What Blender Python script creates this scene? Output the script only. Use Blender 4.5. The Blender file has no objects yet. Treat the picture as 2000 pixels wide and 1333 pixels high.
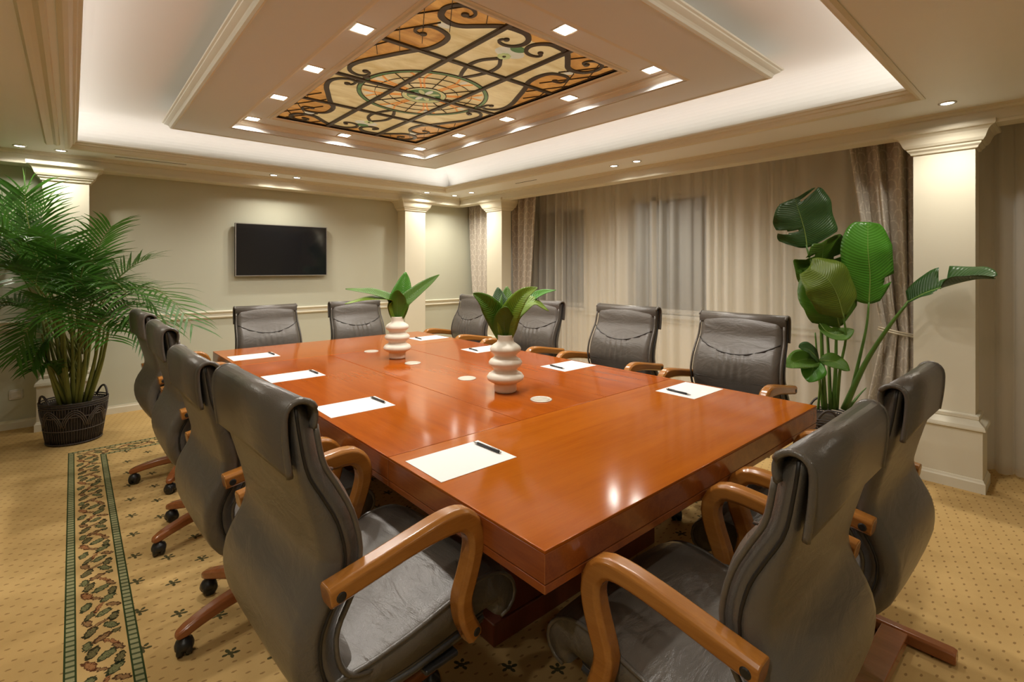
import bpy, bmesh, math, random
from mathutils import Vector, Matrix
random.seed(7)
PI = math.pi
SC = bpy.context.scene
COL = SC.collection

# ------------------------------------------------------------------ camera, world, exposure
F_PX, CY, YAW, CAM_Z = 972.3, 521.3, math.radians(41.447), 1.38
cam_d = bpy.data.cameras.new('camera')
cam_d.sensor_width = 36.0
cam_d.lens = 36.0 * F_PX / 2000.0
cam_d.shift_y = -(666.5 - CY) / 2000.0
cam_d.clip_start = 0.02
cam = bpy.data.objects.new('camera', cam_d)
cam.location = (0, 0, CAM_Z)
cam.rotation_euler = (PI / 2, 0, -YAW)
COL.objects.link(cam)
SC.camera = cam
w = bpy.data.worlds.new('night_sky')
SC.world = w
w.use_nodes = True
w.node_tree.nodes['Background'].inputs[0].default_value = (0.045, 0.06, 0.09, 1)
w.node_tree.nodes['Background'].inputs[1].default_value = 1.0
SC.view_settings.view_transform = 'Standard'
SC.view_settings.look = 'None'
SC.view_settings.gamma = 1.0
SC.view_settings.use_curve_mapping = False
SC.view_settings.exposure = 0.68
SC.cycles.use_denoising = True
SC.cycles.max_bounces = 6
SC.cycles.use_adaptive_sampling = True
SC.cycles.adaptive_threshold = 0.04
SC.cycles.diffuse_bounces = 4
SC.cycles.glossy_bounces = 3
SC.cycles.transparent_max_bounces = 8
SC.cycles.sample_clamp_indirect = 6.0
SC.cycles.caustics_reflective = False
SC.cycles.caustics_refractive = False

# light levels (watts)
P_COVE, P_SQUARE, P_DOWN = 3.6, 4.8, 19.5
WARM = (1.0, 0.94, 0.82)
NEUT = (1.0, 0.95, 0.87)

def P(px, py, d):
    """world point at depth d (m along the view axis) behind photo pixel (px, py)"""
    D = Vector((math.sin(YAW), math.cos(YAW), 0)); R = Vector((math.cos(YAW), -math.sin(YAW), 0))
    return Vector((0, 0, CAM_Z)) + d * (D + R * ((px - 1000) / F_PX) + Vector((0, 0, -(py - CY) / F_PX)))

# ------------------------------------------------------------------ node helpers
class NT:
    def __init__(s, name):
        s.mat = bpy.data.materials.new(name); s.mat.use_nodes = True
        s.t = s.mat.node_tree; s.bsdf = s.t.nodes['Principled BSDF']; s.out = s.t.nodes['Material Output']
    def n(s, typ, **kw):
        nd = s.t.nodes.new(typ)
        for k, v in kw.items(): setattr(nd, k, v)
        return nd
    def set(s, sock, v):
        if isinstance(v, bpy.types.NodeSocket): s.t.links.new(v, sock)
        elif v is not None: sock.default_value = v
    def m(s, op, a, b=None, c=None):
        nd = s.n('ShaderNodeMath', operation=op)
        s.set(nd.inputs[0], a); s.set(nd.inputs[1], b); s.set(nd.inputs[2], c)
        return nd.outputs[0]
    def mix(s, f, a, b):
        nd = s.n('ShaderNodeMix', data_type='RGBA')
        s.set(nd.inputs[0], f)
        s.set(nd.inputs[6], a if isinstance(a, bpy.types.NodeSocket) else (*a, 1))
        s.set(nd.inputs[7], b if isinstance(b, bpy.types.NodeSocket) else (*b, 1))
        return nd.outputs[2]
    def obj(s):
        return s.n('ShaderNodeTexCoord').outputs['Object']
    def xyz(s, v):
        nd = s.n('ShaderNodeSeparateXYZ'); s.set(nd.inputs[0], v); return nd.outputs
    def comb(s, x, y, z=0.0):
        nd = s.n('ShaderNodeCombineXYZ'); s.set(nd.inputs[0], x); s.set(nd.inputs[1], y); s.set(nd.inputs[2], z); return nd.outputs[0]
    def mapping(s, v, sc=(1, 1, 1), rot=(0, 0, 0), loc=(0, 0, 0)):
        nd = s.n('ShaderNodeMapping'); s.set(nd.inputs[0], v)
        nd.inputs[1].default_value = loc; nd.inputs[2].default_value = rot; nd.inputs[3].default_value = sc
        return nd.outputs[0]
    def noise(s, v, scale, detail=3, rough=0.5, dist=0.0):
        nd = s.n('ShaderNodeTexNoise'); s.set(nd.inputs['Vector'], v)
        nd.inputs['Scale'].default_value = scale; nd.inputs['Detail'].default_value = detail
        nd.inputs['Roughness'].default_value = rough; nd.inputs['Distortion'].default_value = dist
        return nd.outputs[0]
    def ramp(s, f, stops):
        nd = s.n('ShaderNodeValToRGB'); s.set(nd.inputs[0], f)
        e = nd.color_ramp.elements
        while len(e) < len(stops): e.new(0.5)
        for k, (p, c) in enumerate(stops): e[k].position = p; e[k].color = (*c, 1)
        return nd.outputs[0]
    def bump(s, h, strength=0.2, dist=0.01):
        nd = s.n('ShaderNodeBump'); s.set(nd.inputs['Height'], h)
        nd.inputs['Strength'].default_value = strength; nd.inputs['Distance'].default_value = dist
        s.t.links.new(nd.outputs[0], s.bsdf.inputs['Normal'])
    def base(s, col, rough=0.5, metal=0.0, spec=0.5, coat=0.0):
        b = s.bsdf
        s.set(b.inputs['Base Color'], col if isinstance(col, bpy.types.NodeSocket) else (*col, 1))
        s.set(b.inputs['Roughness'], rough); b.inputs['Metallic'].default_value = metal
        b.inputs['Specular IOR Level'].default_value = spec
        b.inputs['Coat Weight'].default_value = coat; b.inputs['Coat Roughness'].default_value = 0.08
        return s.mat

def paint(name, col, rough=0.55, var=0.04, bump=0.03):
    t = NT(name); o = t.obj(); n = t.noise(o, 3.0, 4)
    c2 = tuple(max(0, x * (1 - var * 2)) for x in col)
    t.base(t.mix(n, c2, col), rough, spec=0.3)
    if bump: t.bump(t.noise(o, 160, 2), bump, 0.002)
    return t.mat

def wood(name, dark, light, scale=1.0, rough=0.25, coat=0.3, axis='Y', spec=0.5):
    t = NT(name); o = t.obj()
    sc = {'X': (0.35, 5, 5), 'Y': (5, 0.35, 5), 'Z': (5, 5, 0.35)}[axis]
    mp = t.mapping(o, tuple(x * scale for x in sc))
    n1 = t.noise(mp, 3.0, 5, 0.6, 0.6)
    n2 = t.noise(t.mapping(o, tuple(x * scale * 6 for x in sc)), 6.0, 3, 0.6)
    f = t.m('ADD', t.m('MULTIPLY', n1, 0.7), t.m('MULTIPLY', n2, 0.3))
    c = t.ramp(f, [(0.3, dark), (0.5, tuple((a + b) / 2 for a, b in zip(dark, light))), (0.7, light)])
    t.base(c, rough, spec=spec, coat=coat)
    t.bump(n2, 0.03, 0.001)
    return t.mat

def plain(name, col, rough=0.5, metal=0.0, spec=0.5, var=0.1, scale=40, coat=0.0):
    t = NT(name); n = t.noise(t.obj(), scale, 3)
    t.base(t.mix(n, tuple(c * (1 - var) for c in col), tuple(min(1, c * (1 + var)) for c in col)), rough, metal, spec, coat)
    return t.mat

def emit(name, col, strength):
    t = NT(name); t.base(col, 0.4)
    t.bsdf.inputs['Emission Color'].default_value = (*col, 1)
    t.bsdf.inputs['Emission Strength'].default_value = strength
    return t.mat

M = {}
M['cream'] = paint('cream_trim_paint', (0.74, 0.70, 0.57), 0.45, 0.02, 0.0)
M['soffit'] = paint('soffit_paint', (0.87, 0.89, 0.89), 0.5, 0.02, 0.0)
M['white'] = paint('white_ceiling_paint', (0.82, 0.80, 0.76), 0.6, 0.01, 0.0)
M['panel'] = paint('ceiling_panel_paint', (0.70, 0.72, 0.70), 0.42, 0.02, 0.0)
M['wall'] = paint('sage_grey_wall_paint', (0.56, 0.56, 0.45), 0.6, 0.03, 0.05)
M['winwall'] = paint('window_wall_paint', (0.76, 0.70, 0.58), 0.6, 0.03, 0.05)
M['table'] = wood('cherry_veneer', (0.26, 0.050, 0.003), (0.36, 0.080, 0.005), 1.0, 0.12, 0.0, 'Y', 0.20)
M['tablex'] = wood('cherry_veneer_cross', (0.29, 0.066, 0.004), (0.39, 0.103, 0.006), 1.0, 0.12, 0.0, 'X', 0.20)
M['table_edge'] = wood('cherry_edge', (0.22, 0.052, 0.011), (0.36, 0.10, 0.02), 1.0, 0.22, 0.3, 'Y')
M['pedestal'] = wood('dark_cherry', (0.10, 0.022, 0.010), (0.17, 0.042, 0.018), 1.0, 0.3, 0.2, 'Z')
M['armwood'] = wood('honey_beech', (0.27, 0.098, 0.016), (0.40, 0.162, 0.030), 2.0, 0.24, 0.35, 'X')
M['legwood'] = wood('beech_leg', (0.25, 0.08, 0.025), (0.37, 0.125, 0.04), 2.0, 0.26, 0.35, 'X')

t = NT('grey_leather'); o = t.obj()
n = t.noise(o, 5, 4); vor = t.n('ShaderNodeTexVoronoi'); t.set(vor.inputs['Vector'], o); vor.inputs['Scale'].default_value = 420
wr = t.noise(t.mapping(o, (7, 2.2, 5)), 3.0, 3, 0.55, 0.7)
t.base(t.mix(n, (0.088, 0.078, 0.066), (0.118, 0.106, 0.090)), t.m('ADD', t.m('MULTIPLY', n, 0.12), 0.26), spec=0.6)
t.bump(t.m('ADD', t.m('MULTIPLY', wr, 1.0), t.m('MULTIPLY', vor.outputs[0], 0.06)), 0.42, 0.012)
M['leather'] = t.mat
M['gusset'] = plain('grey_leather_gusset', (0.030, 0.026, 0.022), 0.42, var=0.1)
M['dark'] = plain('black_piping', (0.012, 0.011, 0.010), 0.5)
M['plastic'] = plain('black_plastic', (0.016, 0.016, 0.017), 0.38)
M['pan'] = plain('grey_seat_pan', (0.06, 0.06, 0.06), 0.45)
M['chrome'] = plain('brushed_steel', (0.55, 0.55, 0.53), 0.25, 1.0)
M['paper'] = plain('white_paper', (0.74, 0.73, 0.71), 0.7, var=0.01, spec=0.2)
M['pen'] = plain('dark_pen', (0.03, 0.03, 0.033), 0.25)
M['cap'] = plain('grommet_cap', (0.56, 0.52, 0.44), 0.35, 0.3)
M['vase'] = plain('cream_ceramic', (0.76, 0.72, 0.61), 0.42, var=0.03, scale=8)
M['screen'] = plain('tv_screen', (0.010, 0.011, 0.014), 0.07, spec=0.75, var=0.02, coat=0.5)
M['bezel'] = plain('tv_bezel', (0.40, 0.38, 0.34), 0.35, 0.6)
M['wicker'] = plain('black_wicker', (0.040, 0.030, 0.026), 0.45, var=0.35, scale=60)
M['wicker_light'] = plain('worn_wicker', (0.095, 0.075, 0.062), 0.5, var=0.3, scale=60)
M['soil'] = plain('soil', (0.05, 0.035, 0.02), 0.9, var=0.4, scale=80)
M['switch'] = plain('switch_plate', (0.62, 0.60, 0.55), 0.4, var=0.02)
M['lead'] = plain('dark_lead', (0.060, 0.046, 0.034), 0.4, var=0.25, scale=15)
M['lead_thin'] = plain('thin_lead', (0.055, 0.032, 0.016), 0.5)
M['lens'] = emit('lamp_lens', (1.0, 0.92, 0.80), 9.0)
M['lens_sq'] = emit('square_lamp_lens', (1.0, 0.93, 0.86), 7.0)
M['night_glass'] = plain('night_window_glass', (0.02, 0.024, 0.032), 0.06, spec=0.6, var=0.02)
M['winframe'] = plain('window_frame', (0.55, 0.52, 0.46), 0.4, var=0.02)
M['cord'] = plain('tieback_cord', (0.62, 0.55, 0.42), 0.6)

def glass_mat(name, a, b, scale=2.6):
    t = NT(name); o = t.obj()
    n = t.noise(t.mapping(o, (1.0, 2.4, 1), rot=(0, 0, 0.6)), scale, 6, 0.62, 1.2)
    c = t.ramp(n, [(0.30, a), (0.66, b)])
    t.base(c, 0.32, spec=0.4)
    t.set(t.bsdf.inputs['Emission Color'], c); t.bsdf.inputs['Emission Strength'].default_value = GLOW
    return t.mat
GLOW = 0.30                                  # glow put into the glass colours; no lamp stands behind
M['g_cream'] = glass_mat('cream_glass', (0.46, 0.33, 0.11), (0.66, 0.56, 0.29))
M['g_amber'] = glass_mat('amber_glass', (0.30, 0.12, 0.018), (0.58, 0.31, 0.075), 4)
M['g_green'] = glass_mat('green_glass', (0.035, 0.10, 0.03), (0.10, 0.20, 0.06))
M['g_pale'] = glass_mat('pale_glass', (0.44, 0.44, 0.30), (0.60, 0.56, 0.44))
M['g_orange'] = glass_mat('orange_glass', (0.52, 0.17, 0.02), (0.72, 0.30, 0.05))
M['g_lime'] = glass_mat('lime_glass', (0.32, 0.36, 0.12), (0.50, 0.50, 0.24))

def leaf_mat(name, dark, light, rough=0.32, trans=0.25):
    t = NT(name); o = t.obj()
    n = t.noise(o, 9, 3); n2 = t.noise(o, 90, 2)
    c = t.mix(t.m('ADD', t.m('MULTIPLY', n, 0.8), t.m('MULTIPLY', n2, 0.2)), dark, light)
    t.base(c, rough, spec=0.5)
    uv = t.xyz(t.n('ShaderNodeUVMap').outputs[0])
    ve = t.m('SINE', t.m('SUBTRACT', t.m('MULTIPLY', uv[1], 190.0), t.m('MULTIPLY', t.m('ABSOLUTE', uv[0]), 14.0)))
    t.bump(t.m('ADD', ve, t.m('MULTIPLY', n, 2.0)), 0.35, 0.002)
    tr = t.n('ShaderNodeBsdfTranslucent'); t.set(tr.inputs[0], t.mix(0.5, c, tuple(min(1, x * 1.5) for x in light)))
    mx = t.n('ShaderNodeMixShader'); mx.inputs[0].default_value = trans
    t.t.links.new(t.bsdf.outputs[0], mx.inputs[1]); t.t.links.new(tr.outputs[0], mx.inputs[2]); t.t.links.new(mx.outputs[0], t.out.inputs[0])
    return t.mat
M['palm'] = leaf_mat('palm_leaf', (0.018, 0.070, 0.010), (0.075, 0.21, 0.026), 0.34, 0.3)
M['palmstem'] = leaf_mat('palm_stem', (0.10, 0.12, 0.018), (0.26, 0.27, 0.06), 0.45, 0.0)
M['leaf_dark'] = leaf_mat('dark_leaf', (0.018, 0.055, 0.012), (0.045, 0.115, 0.024), 0.40, 0.12)
M['leaf_mid'] = leaf_mat('mid_leaf', (0.05, 0.13, 0.012), (0.12, 0.25, 0.02), 0.42, 0.25)
M['leaf_bright'] = leaf_mat('bright_leaf', (0.05, 0.20, 0.015), (0.10, 0.32, 0.03), 0.3, 0.25)
M['leaf_lime'] = leaf_mat('lime_leaf', (0.12, 0.22, 0.015), (0.24, 0.36, 0.03), 0.35, 0.25)
M['leaf_olive'] = leaf_mat('olive_leaf', (0.075, 0.13, 0.008), (0.15, 0.215, 0.014), 0.46, 0.2)
M['stem'] = leaf_mat('green_stem', (0.05, 0.13, 0.02), (0.12, 0.24, 0.04), 0.4, 0.0)
M['midrib'] = leaf_mat('pale_midrib', (0.16, 0.26, 0.05), (0.28, 0.38, 0.09), 0.4, 0.0)

# sheer voile
t = NT('sheer_voile')
t.base(t.mix(t.noise(t.mapping(t.obj(), (1, 60, 0.4)), 8, 2), (0.86, 0.84, 0.79), (0.93, 0.91, 0.86)), 0.8, spec=0.1)
tl = t.n('ShaderNodeBsdfTranslucent'); tl.inputs[0].default_value = (0.90, 0.87, 0.81, 1)
m1 = t.n('ShaderNodeMixShader'); m1.inputs[0].default_value = 0.4
t.t.links.new(t.bsdf.outputs[0], m1.inputs[1]); t.t.links.new(tl.outputs[0], m1.inputs[2])
tp = t.n('ShaderNodeBsdfTransparent'); m2 = t.n('ShaderNodeMixShader'); m2.inputs[0].default_value = 0.50
t.t.links.new(tp.outputs[0], m2.inputs[1]); t.t.links.new(m1.outputs[0], m2.inputs[2]); t.t.links.new(m2.outputs[0], t.out.inputs[0])
M['sheer'] = t.mat

# patterned drape: scallop rows, uses UV in metres
t = NT('patterned_drape'); uv = t.n('ShaderNodeUVMap'); s = t.xyz(uv.outputs[0])
pu, pv = 0.125, 0.15
row = t.m('FLOOR', t.m('DIVIDE', s[1], pv * 0.5))
uo = t.m('ADD', t.m('DIVIDE', s[0], pu), t.m('MULTIPLY', t.m('MODULO', t.m('ABSOLUTE', row), 2.0), 0.5))
fu = t.m('SUBTRACT', t.m('FRACT', uo), 0.5)
fv = t.m('FRACT', t.m('DIVIDE', s[1], pv * 0.5))
r = t.m('SQRT', t.m('ADD', t.m('MULTIPLY', fu, fu), t.m('MULTIPLY', t.m('MULTIPLY', fv, fv), 0.25)))
line = t.m('LESS_THAN', t.m('ABSOLUTE', t.m('SUBTRACT', t.m('FRACT', t.m('MULTIPLY', r, 3.6)), 0.5)), 0.17)
dots = t.m('GREATER_THAN', t.noise(uv.outputs[0], 120, 1), 0.42)
rim = t.m('MULTIPLY', line, t.m('MULTIPLY', dots, t.m('GREATER_THAN', r, 0.27)))
t.base(t.mix(t.m('MULTIPLY', rim, 0.55), t.mix(t.noise(t.mapping(uv.outputs[0], (12, 90, 1)), 3, 2), (0.46, 0.41, 0.35), (0.56, 0.50, 0.43)), (0.82, 0.77, 0.67)), 0.55, spec=0.35)
M['drape'] = t.mat

# ------------------------------------------------------------------ carpet
def carpet():
    t = NT('patterned_carpet'); o = t.obj(); s = t.xyz(o); x, y = s[0], s[1]
    base = t.ramp(t.noise(o, 2.2, 5, 0.6), [(0.3, (0.56, 0.37, 0.145)), (0.7, (0.68, 0.465, 0.195))])
    base = t.mix(t.m('MULTIPLY', t.noise(o, 420, 2), 0.5), base, (0.46, 0.30, 0.12))
    r2 = 1 / math.sqrt(2)
    u = t.m('MULTIPLY', t.m('SUBTRACT', x, y), r2); v = t.m('MULTIPLY', t.m('ADD', x, y), r2)
    def cell(c, p, off=0.0):
        return t.m('MULTIPLY', t.m('SUBTRACT', t.m('FRACT', t.m('ADD', t.m('DIVIDE', c, p), off)), 0.5), p)
    def ell(a, b, cx, cy, ra, rb, ang):
        """1 inside a rotated ellipse"""
        ca, sa = math.cos(ang), math.sin(ang)
        da = t.m('SUBTRACT', a, cx); db = t.m('SUBTRACT', b, cy)
        p = t.m('MULTIPLY_ADD', da, ca / ra, t.m('MULTIPLY', db, sa / ra))
        q = t.m('MULTIPLY_ADD', da, -sa / rb, t.m('MULTIPLY', db, ca / rb))
        return t.m('ADD', t.m('MULTIPLY', p, p), t.m('MULTIPLY', q, q))
    wob = t.m('MULTIPLY', t.m('SUBTRACT', t.noise(o, 150, 2), 0.5), 0.008)
    fl = t.m('MAXIMUM', t.m('LESS_THAN', ell(t.m('ADD', cell(u, 0.050), wob), cell(v, 0.086), 0, 0, 0.0085, 0.0040, 0.7), 1.0),
             t.m('LESS_THAN', ell(t.m('ADD', cell(u, 0.050, .5), wob), cell(v, 0.086, .5), 0, 0, 0.0085, 0.0040, 0.7), 1.0))
    col = t.mix(t.m('MULTIPLY', fl, 0.62), base, (0.20, 0.105, 0.034))
    X0, X1, Y0, Y1 = -0.024, 3.32, 0.54, 4.93
    cx, cy, hx, hy = (X0 + X1) / 2, (Y0 + Y1) / 2, (X1 - X0) / 2, (Y1 - Y0) / 2
    ex = t.m('SUBTRACT', hx, t.m('ABSOLUTE', t.m('SUBTRACT', x, cx)))
    ey = t.m('SUBTRACT', hy, t.m('ABSOLUTE', t.m('SUBTRACT', y, cy)))
    e = t.m('MINIMUM', ex, ey)                      # metres inside the border's outer edge
    side = t.m('LESS_THAN', ex, ey)                 # 1 on the long sides
    along = t.m('ADD', t.m('MULTIPLY', side, y), t.m('MULTIPLY', t.m('SUBTRACT', 1.0, side), x))
    inside = t.m('GREATER_THAN', e, 0.212)
    # field motifs
    mu, mv = cell(u, 0.166, 0.2), cell(v, 0.182, 0.1)
    mot = None
    for (a, b, ra, rb, an) in ((0, 0, .011, .009, 0), (.017, .008, .012, .0065, .5), (-.017, .008, .012, .0065, -.5), (.014, -.012, .010, .006, -.7), (-.014, -.012, .010, .006, .7), (0, .020, .0065, .009, 0)):
        q = t.m('LESS_THAN', ell(t.m('ADD', mu, wob), mv, a, b, ra, rb, an), 1.0)
        mot = q if mot is None else t.m('MAXIMUM', mot, q)
    col = t.mix(t.m('MULTIPLY', t.m('MULTIPLY', mot, inside), 0.9), col, (0.030, 0.040, 0.018))
    # border ground without flecks
    inb = t.m('MULTIPLY', t.m('GREATER_THAN', e, 0.0), t.m('LESS_THAN', e, 0.212))
    col = t.mix(inb, col, base)
    # flowers: tile .485 x .144
    tl = 0.485
    a = t.m('ADD', cell(along, tl), t.m('MULTIPLY', t.m('SUBTRACT', t.noise(o, 75, 3), 0.5), 0.030)); b = t.m('ADD', t.m('SUBTRACT', e, 0.107), t.m('MULTIPLY', t.m('SUBTRACT', t.noise(t.mapping(o, loc=(3, 1, 0)), 75, 3), 0.5), 0.030))
    G, DG, BR, RD = (0.045, 0.075, 0.035), (0.018, 0.03, 0.014), (0.13, 0.055, 0.025), (0.20, 0.062, 0.025)
    shapes = [(-.21, -.035, .030, .012, .5, DG), (-.205, .03, .028, .011, -.6, G), (-.165, .0, .034, .006, 1.1, BR), (-.15, .042, .026, .011, .2, DG), (-.14, -.042, .024, .010, -.3, BR),
              (-.10, .012, .026, .012, .9, G), (-.09, -.03, .030, .009, .5, DG), (-.06, .045, .026, .009, -.9, BR), (-.045, .0, .036, .0055, .4, RD), (-.02, -.045, .028, .011, .3, G),
              (.005, .03, .030, .013, .7, G), (.03, -.012, .028, .006, -.9, BR), (.055, .046, .028, .010, .2, DG), (.07, -.04, .032, .010, -.4, RD), (.10, .012, .030, .013, .9, G),
              (.125, .045, .024, .008, -.4, BR), (.14, -.03, .030, .012, .4, DG), (.175, .022, .034, .0055, -.6, RD), (.19, -.045, .024, .010, .1, G), (.215, .0, .028, .011, 1.0, BR), (.235, .045, .018, .009, 0, DG)]
    infl = t.m('MULTIPLY', t.m('GREATER_THAN', e, 0.036), t.m('LESS_THAN', e, 0.177))
    grain = t.m('GREATER_THAN', t.noise(o, 170, 2), 0.40)
    shapes = [(p, q * .95, ra * 1.22, rb * 1.5, an, c) for (p, q, ra, rb, an, c) in shapes]
    for (ca, cb, ra, rb, an, c) in shapes:
        d = ell(a, b, ca, cb, ra, rb, an)
        edge = t.m('MULTIPLY', t.m('LESS_THAN', d, 1.0), infl); core = t.m('MULTIPLY', t.m('LESS_THAN', d, 0.50), infl)
        dk = tuple(q * .45 for q in c)
        col = t.mix(t.m('MULTIPLY', edge, 0.95), col, dk)
        col = t.mix(t.m('MULTIPLY', t.m('MULTIPLY', core, grain), 0.6), col, tuple(q * 1.6 + g * .42 for q, g in zip(c, (0.50, 0.36, 0.15))))
    # rope strips
    for e0 in (0.0, 0.177):
        rs = t.m('MULTIPLY', t.m('GREATER_THAN', e, e0), t.m('LESS_THAN', e, e0 + 0.035))
        ed = t.m('GREATER_THAN', t.m('ABSOLUTE', t.m('SUBTRACT', e, e0 + 0.0175)), 0.0120)
        st = t.m('LESS_THAN', t.m('FRACT', t.m('DIVIDE', t.m('ADD', along, t.m('MULTIPLY', e, 0.25)), 0.031)), 0.34)
        rc = t.mix(t.m('MAXIMUM', ed, t.m('MULTIPLY', st, 0.85)), (0.30, 0.29, 0.15), (0.034, 0.052, 0.018))
        col = t.mix(rs, col, rc)
    t.base(col, 0.95, spec=0.08)
    t.bump(t.noise(o, 500, 2), 0.25, 0.003)
    return t.mat
M['carpet'] = carpet()

# ------------------------------------------------------------------ mesh helpers
def crom(pts, n):
    """resample a polyline smoothly (Catmull-Rom), n points"""
    pts = [Vector(p) for p in pts]
    L = [0.0]
    for i in range(1, len(pts)): L.append(L[-1] + (pts[i] - pts[i - 1]).length)
    out = []
    for k in range(n):
        d = L[-1] * k / (n - 1); i = 0
        while i < len(pts) - 2 and d > L[i + 1]: i += 1
        t = (d - L[i]) / max(1e-9, L[i + 1] - L[i])
        p1, p2 = pts[i], pts[i + 1]
        p0 = pts[i - 1] if i else p1 * 2 - p2
        p3 = pts[i + 2] if i + 2 < len(pts) else p2 * 2 - p1
        out.append(0.5 * ((2 * p1) + (p2 - p0) * t + (2 * p0 - 5 * p1 + 4 * p2 - p3) * t * t + (3 * p1 - p0 - 3 * p2 + p3) * t ** 3))
    return out

class MB:
    def __init__(s): s.v = []; s.f = []; s.uv = None
    def add(s, vs, fs):
        b = len(s.v); s.v += [tuple(p) for p in vs]; s.f += [[i + b for i in q] for q in fs]; return s
    def box(s, x0, x1, y0, y1, z0, z1):
        return s.add([(x0, y0, z0), (x1, y0, z0), (x1, y1, z0), (x0, y1, z0), (x0, y0, z1), (x1, y0, z1), (x1, y1, z1), (x0, y1, z1)],
                     [(0, 3, 2, 1), (4, 5, 6, 7), (0, 1, 5, 4), (1, 2, 6, 5), (2, 3, 7, 6), (3, 0, 4, 7)])
    def loft(s, rings, caps=True, closed=False):
        n = len(rings[0]); vs = [p for r in rings for p in r]; fs = []
        K = len(rings)
        for i in range(K if closed else K - 1):
            for j in range(n):
                a, b = i * n + j, i * n + (j + 1) % n; c = ((i + 1) % K) * n
                fs.append((a, b, c + (j + 1) % n, c + j))
        if caps and not closed: fs += [tuple(range(n))[::-1], tuple(range((K - 1) * n, K * n))]
        return s.add(vs, fs)
    def tube(s, pts, r, n=8, closed=False, up=None):
        pts = [Vector(p) for p in pts]; K = len(pts); rings = []
        rr = r if isinstance(r, (list, tuple)) else [r] * K
        t0 = (pts[1] - pts[0]).normalized()
        nv = Vector(up) if up else (Vector((0, 0, 1)) if abs(t0.z) < 0.9 else Vector((1, 0, 0)))
        for i, p in enumerate(pts):
            a = pts[(i - 1) % K] if (closed or i) else p; b = pts[(i + 1) % K] if (closed or i < K - 1) else p
            tg = (b - a).normalized()
            nv = (nv - tg * nv.dot(tg)).normalized(); bn = tg.cross(nv)
            rings.append([p + (nv * math.cos(2 * PI * j / n) + bn * math.sin(2 * PI * j / n)) * rr[i] for j in range(n)])
        return s.loft(rings, True, closed)
    def sweep(s, pts, sec, up, closed=False):
        """sweep a 2-D section [(side, up)] along pts; up = fixed up vector; sec may be callable(i)"""
        pts = [Vector(p) for p in pts]; up = Vector(up); K = len(pts); rings = []
        for i, p in enumerate(pts):
            a = pts[(i - 1) % K] if (closed or i) else p; b = pts[(i + 1) % K] if (closed or i < K - 1) else p
            tg = (b - a).normalized(); sd = tg.cross(up).normalized(); u2 = sd.cross(tg)
            sc = sec(i) if callable(sec) else sec
            rings.append([p + sd * q[0] + u2 * q[1] for q in sc])
        return s.loft(rings, True, closed)
    def lathe(s, prof, n=32, c=(0, 0, 0)):
        rings = [[(c[0] + r * math.cos(2 * PI * j / n), c[1] + r * math.sin(2 * PI * j / n), c[2] + z) for j in range(n)] for r, z in prof]
        return s.loft(rings, True)
    def prism(s, poly, z0, z1):
        n = len(poly)
        vs = [(p[0], p[1], z0) for p in poly] + [(p[0], p[1], z1) for p in poly]
        return s.add(vs, [tuple(range(n))[::-1], tuple(range(n, 2 * n))] + [(i, (i + 1) % n, n + (i + 1) % n, n + i) for i in range(n)])
    def frame(s, x0, x1, y0, y1, prof):
        """mitred ring around a rectangle; prof = [(outward offset, z)] closed section"""
        rings = [[(x0 - o, y0 - o, z) for o, z in prof], [(x1 + o, y0 - o, z) for o, z in prof], [(x1 + o, y1 + o, z) for o, z in prof], [(x0 - o, y1 + o, z) for o, z in prof]]
        return s.loft(rings, False, True)
    def build(s, name, mat, parent=None, smooth=False, bevel=0.0, seg=2, loc=None):
        me = bpy.data.meshes.new(name); me.from_pydata(s.v, [], s.f); me.update()
        bm = bmesh.new(); bm.from_mesh(me); bmesh.ops.recalc_face_normals(bm, faces=bm.faces); bm.to_mesh(me); bm.free()
        if s.uv:
            l = me.uv_layers.new(name='UVMap')
            for lp in me.loops: l.data[lp.index].uv = s.uv[lp.vertex_index]
        o = bpy.data.objects.new(name, me); COL.objects.link(o)
        if mat: me.materials.append(M[mat] if isinstance(mat, str) else mat)
        if smooth: me.shade_smooth()
        if bevel:
            b = o.modifiers.new('soft_edge', 'BEVEL'); b.width = bevel; b.segments = seg; b.limit_method = 'ANGLE'; b.angle_limit = 0.6
            if not smooth: me.shade_smooth()
            try: b.harden_normals = True
            except Exception: pass
        if parent: o.parent = parent
        if loc: o.location = loc
        return o

def tag(o, label, cat=None, group=None, kind=None):
    o['label'] = label
    if cat: o['category'] = cat
    if group: o['group'] = group
    if kind: o['kind'] = kind
    return o
def thing(name, loc, label, cat, group=None, rz=0.0):
    o = bpy.data.objects.new(name, None); COL.objects.link(o); o.location = loc; o.rotation_euler = (0, 0, rz)
    o.empty_display_size = 0.1
    return tag(o, label, cat, group)
def struct(o, label=None):
    o['kind'] = 'structure'
    if label: o['label'] = label
    return o
def copy_tree(o, parent=None):
    c = o.copy(); COL.objects.link(c); c.parent = parent
    for ch in list(o.children): copy_tree(ch, c)
    return c
def lamp(name, typ, loc, power, col, parent=None, rot=(0, 0, 0), **kw):
    d = bpy.data.lights.new(name, typ); d.energy = power; d.color = col
    for k, v in kw.items(): setattr(d, k, v)
    o = bpy.data.objects.new(name, d); COL.objects.link(o); o.location = loc; o.rotation_euler = rot
    if parent: o.parent = parent
    return o
def rsec(w, h, c=0.3):
    """rounded rectangle section, half sizes w (side), h (up)"""
    k = c * min(w, h)
    return [(w, -h + k), (w, h - k), (w - k, h), (-w + k, h), (-w, h - k), (-w, -h + k), (-w + k, -h), (w - k, -h)]

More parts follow.
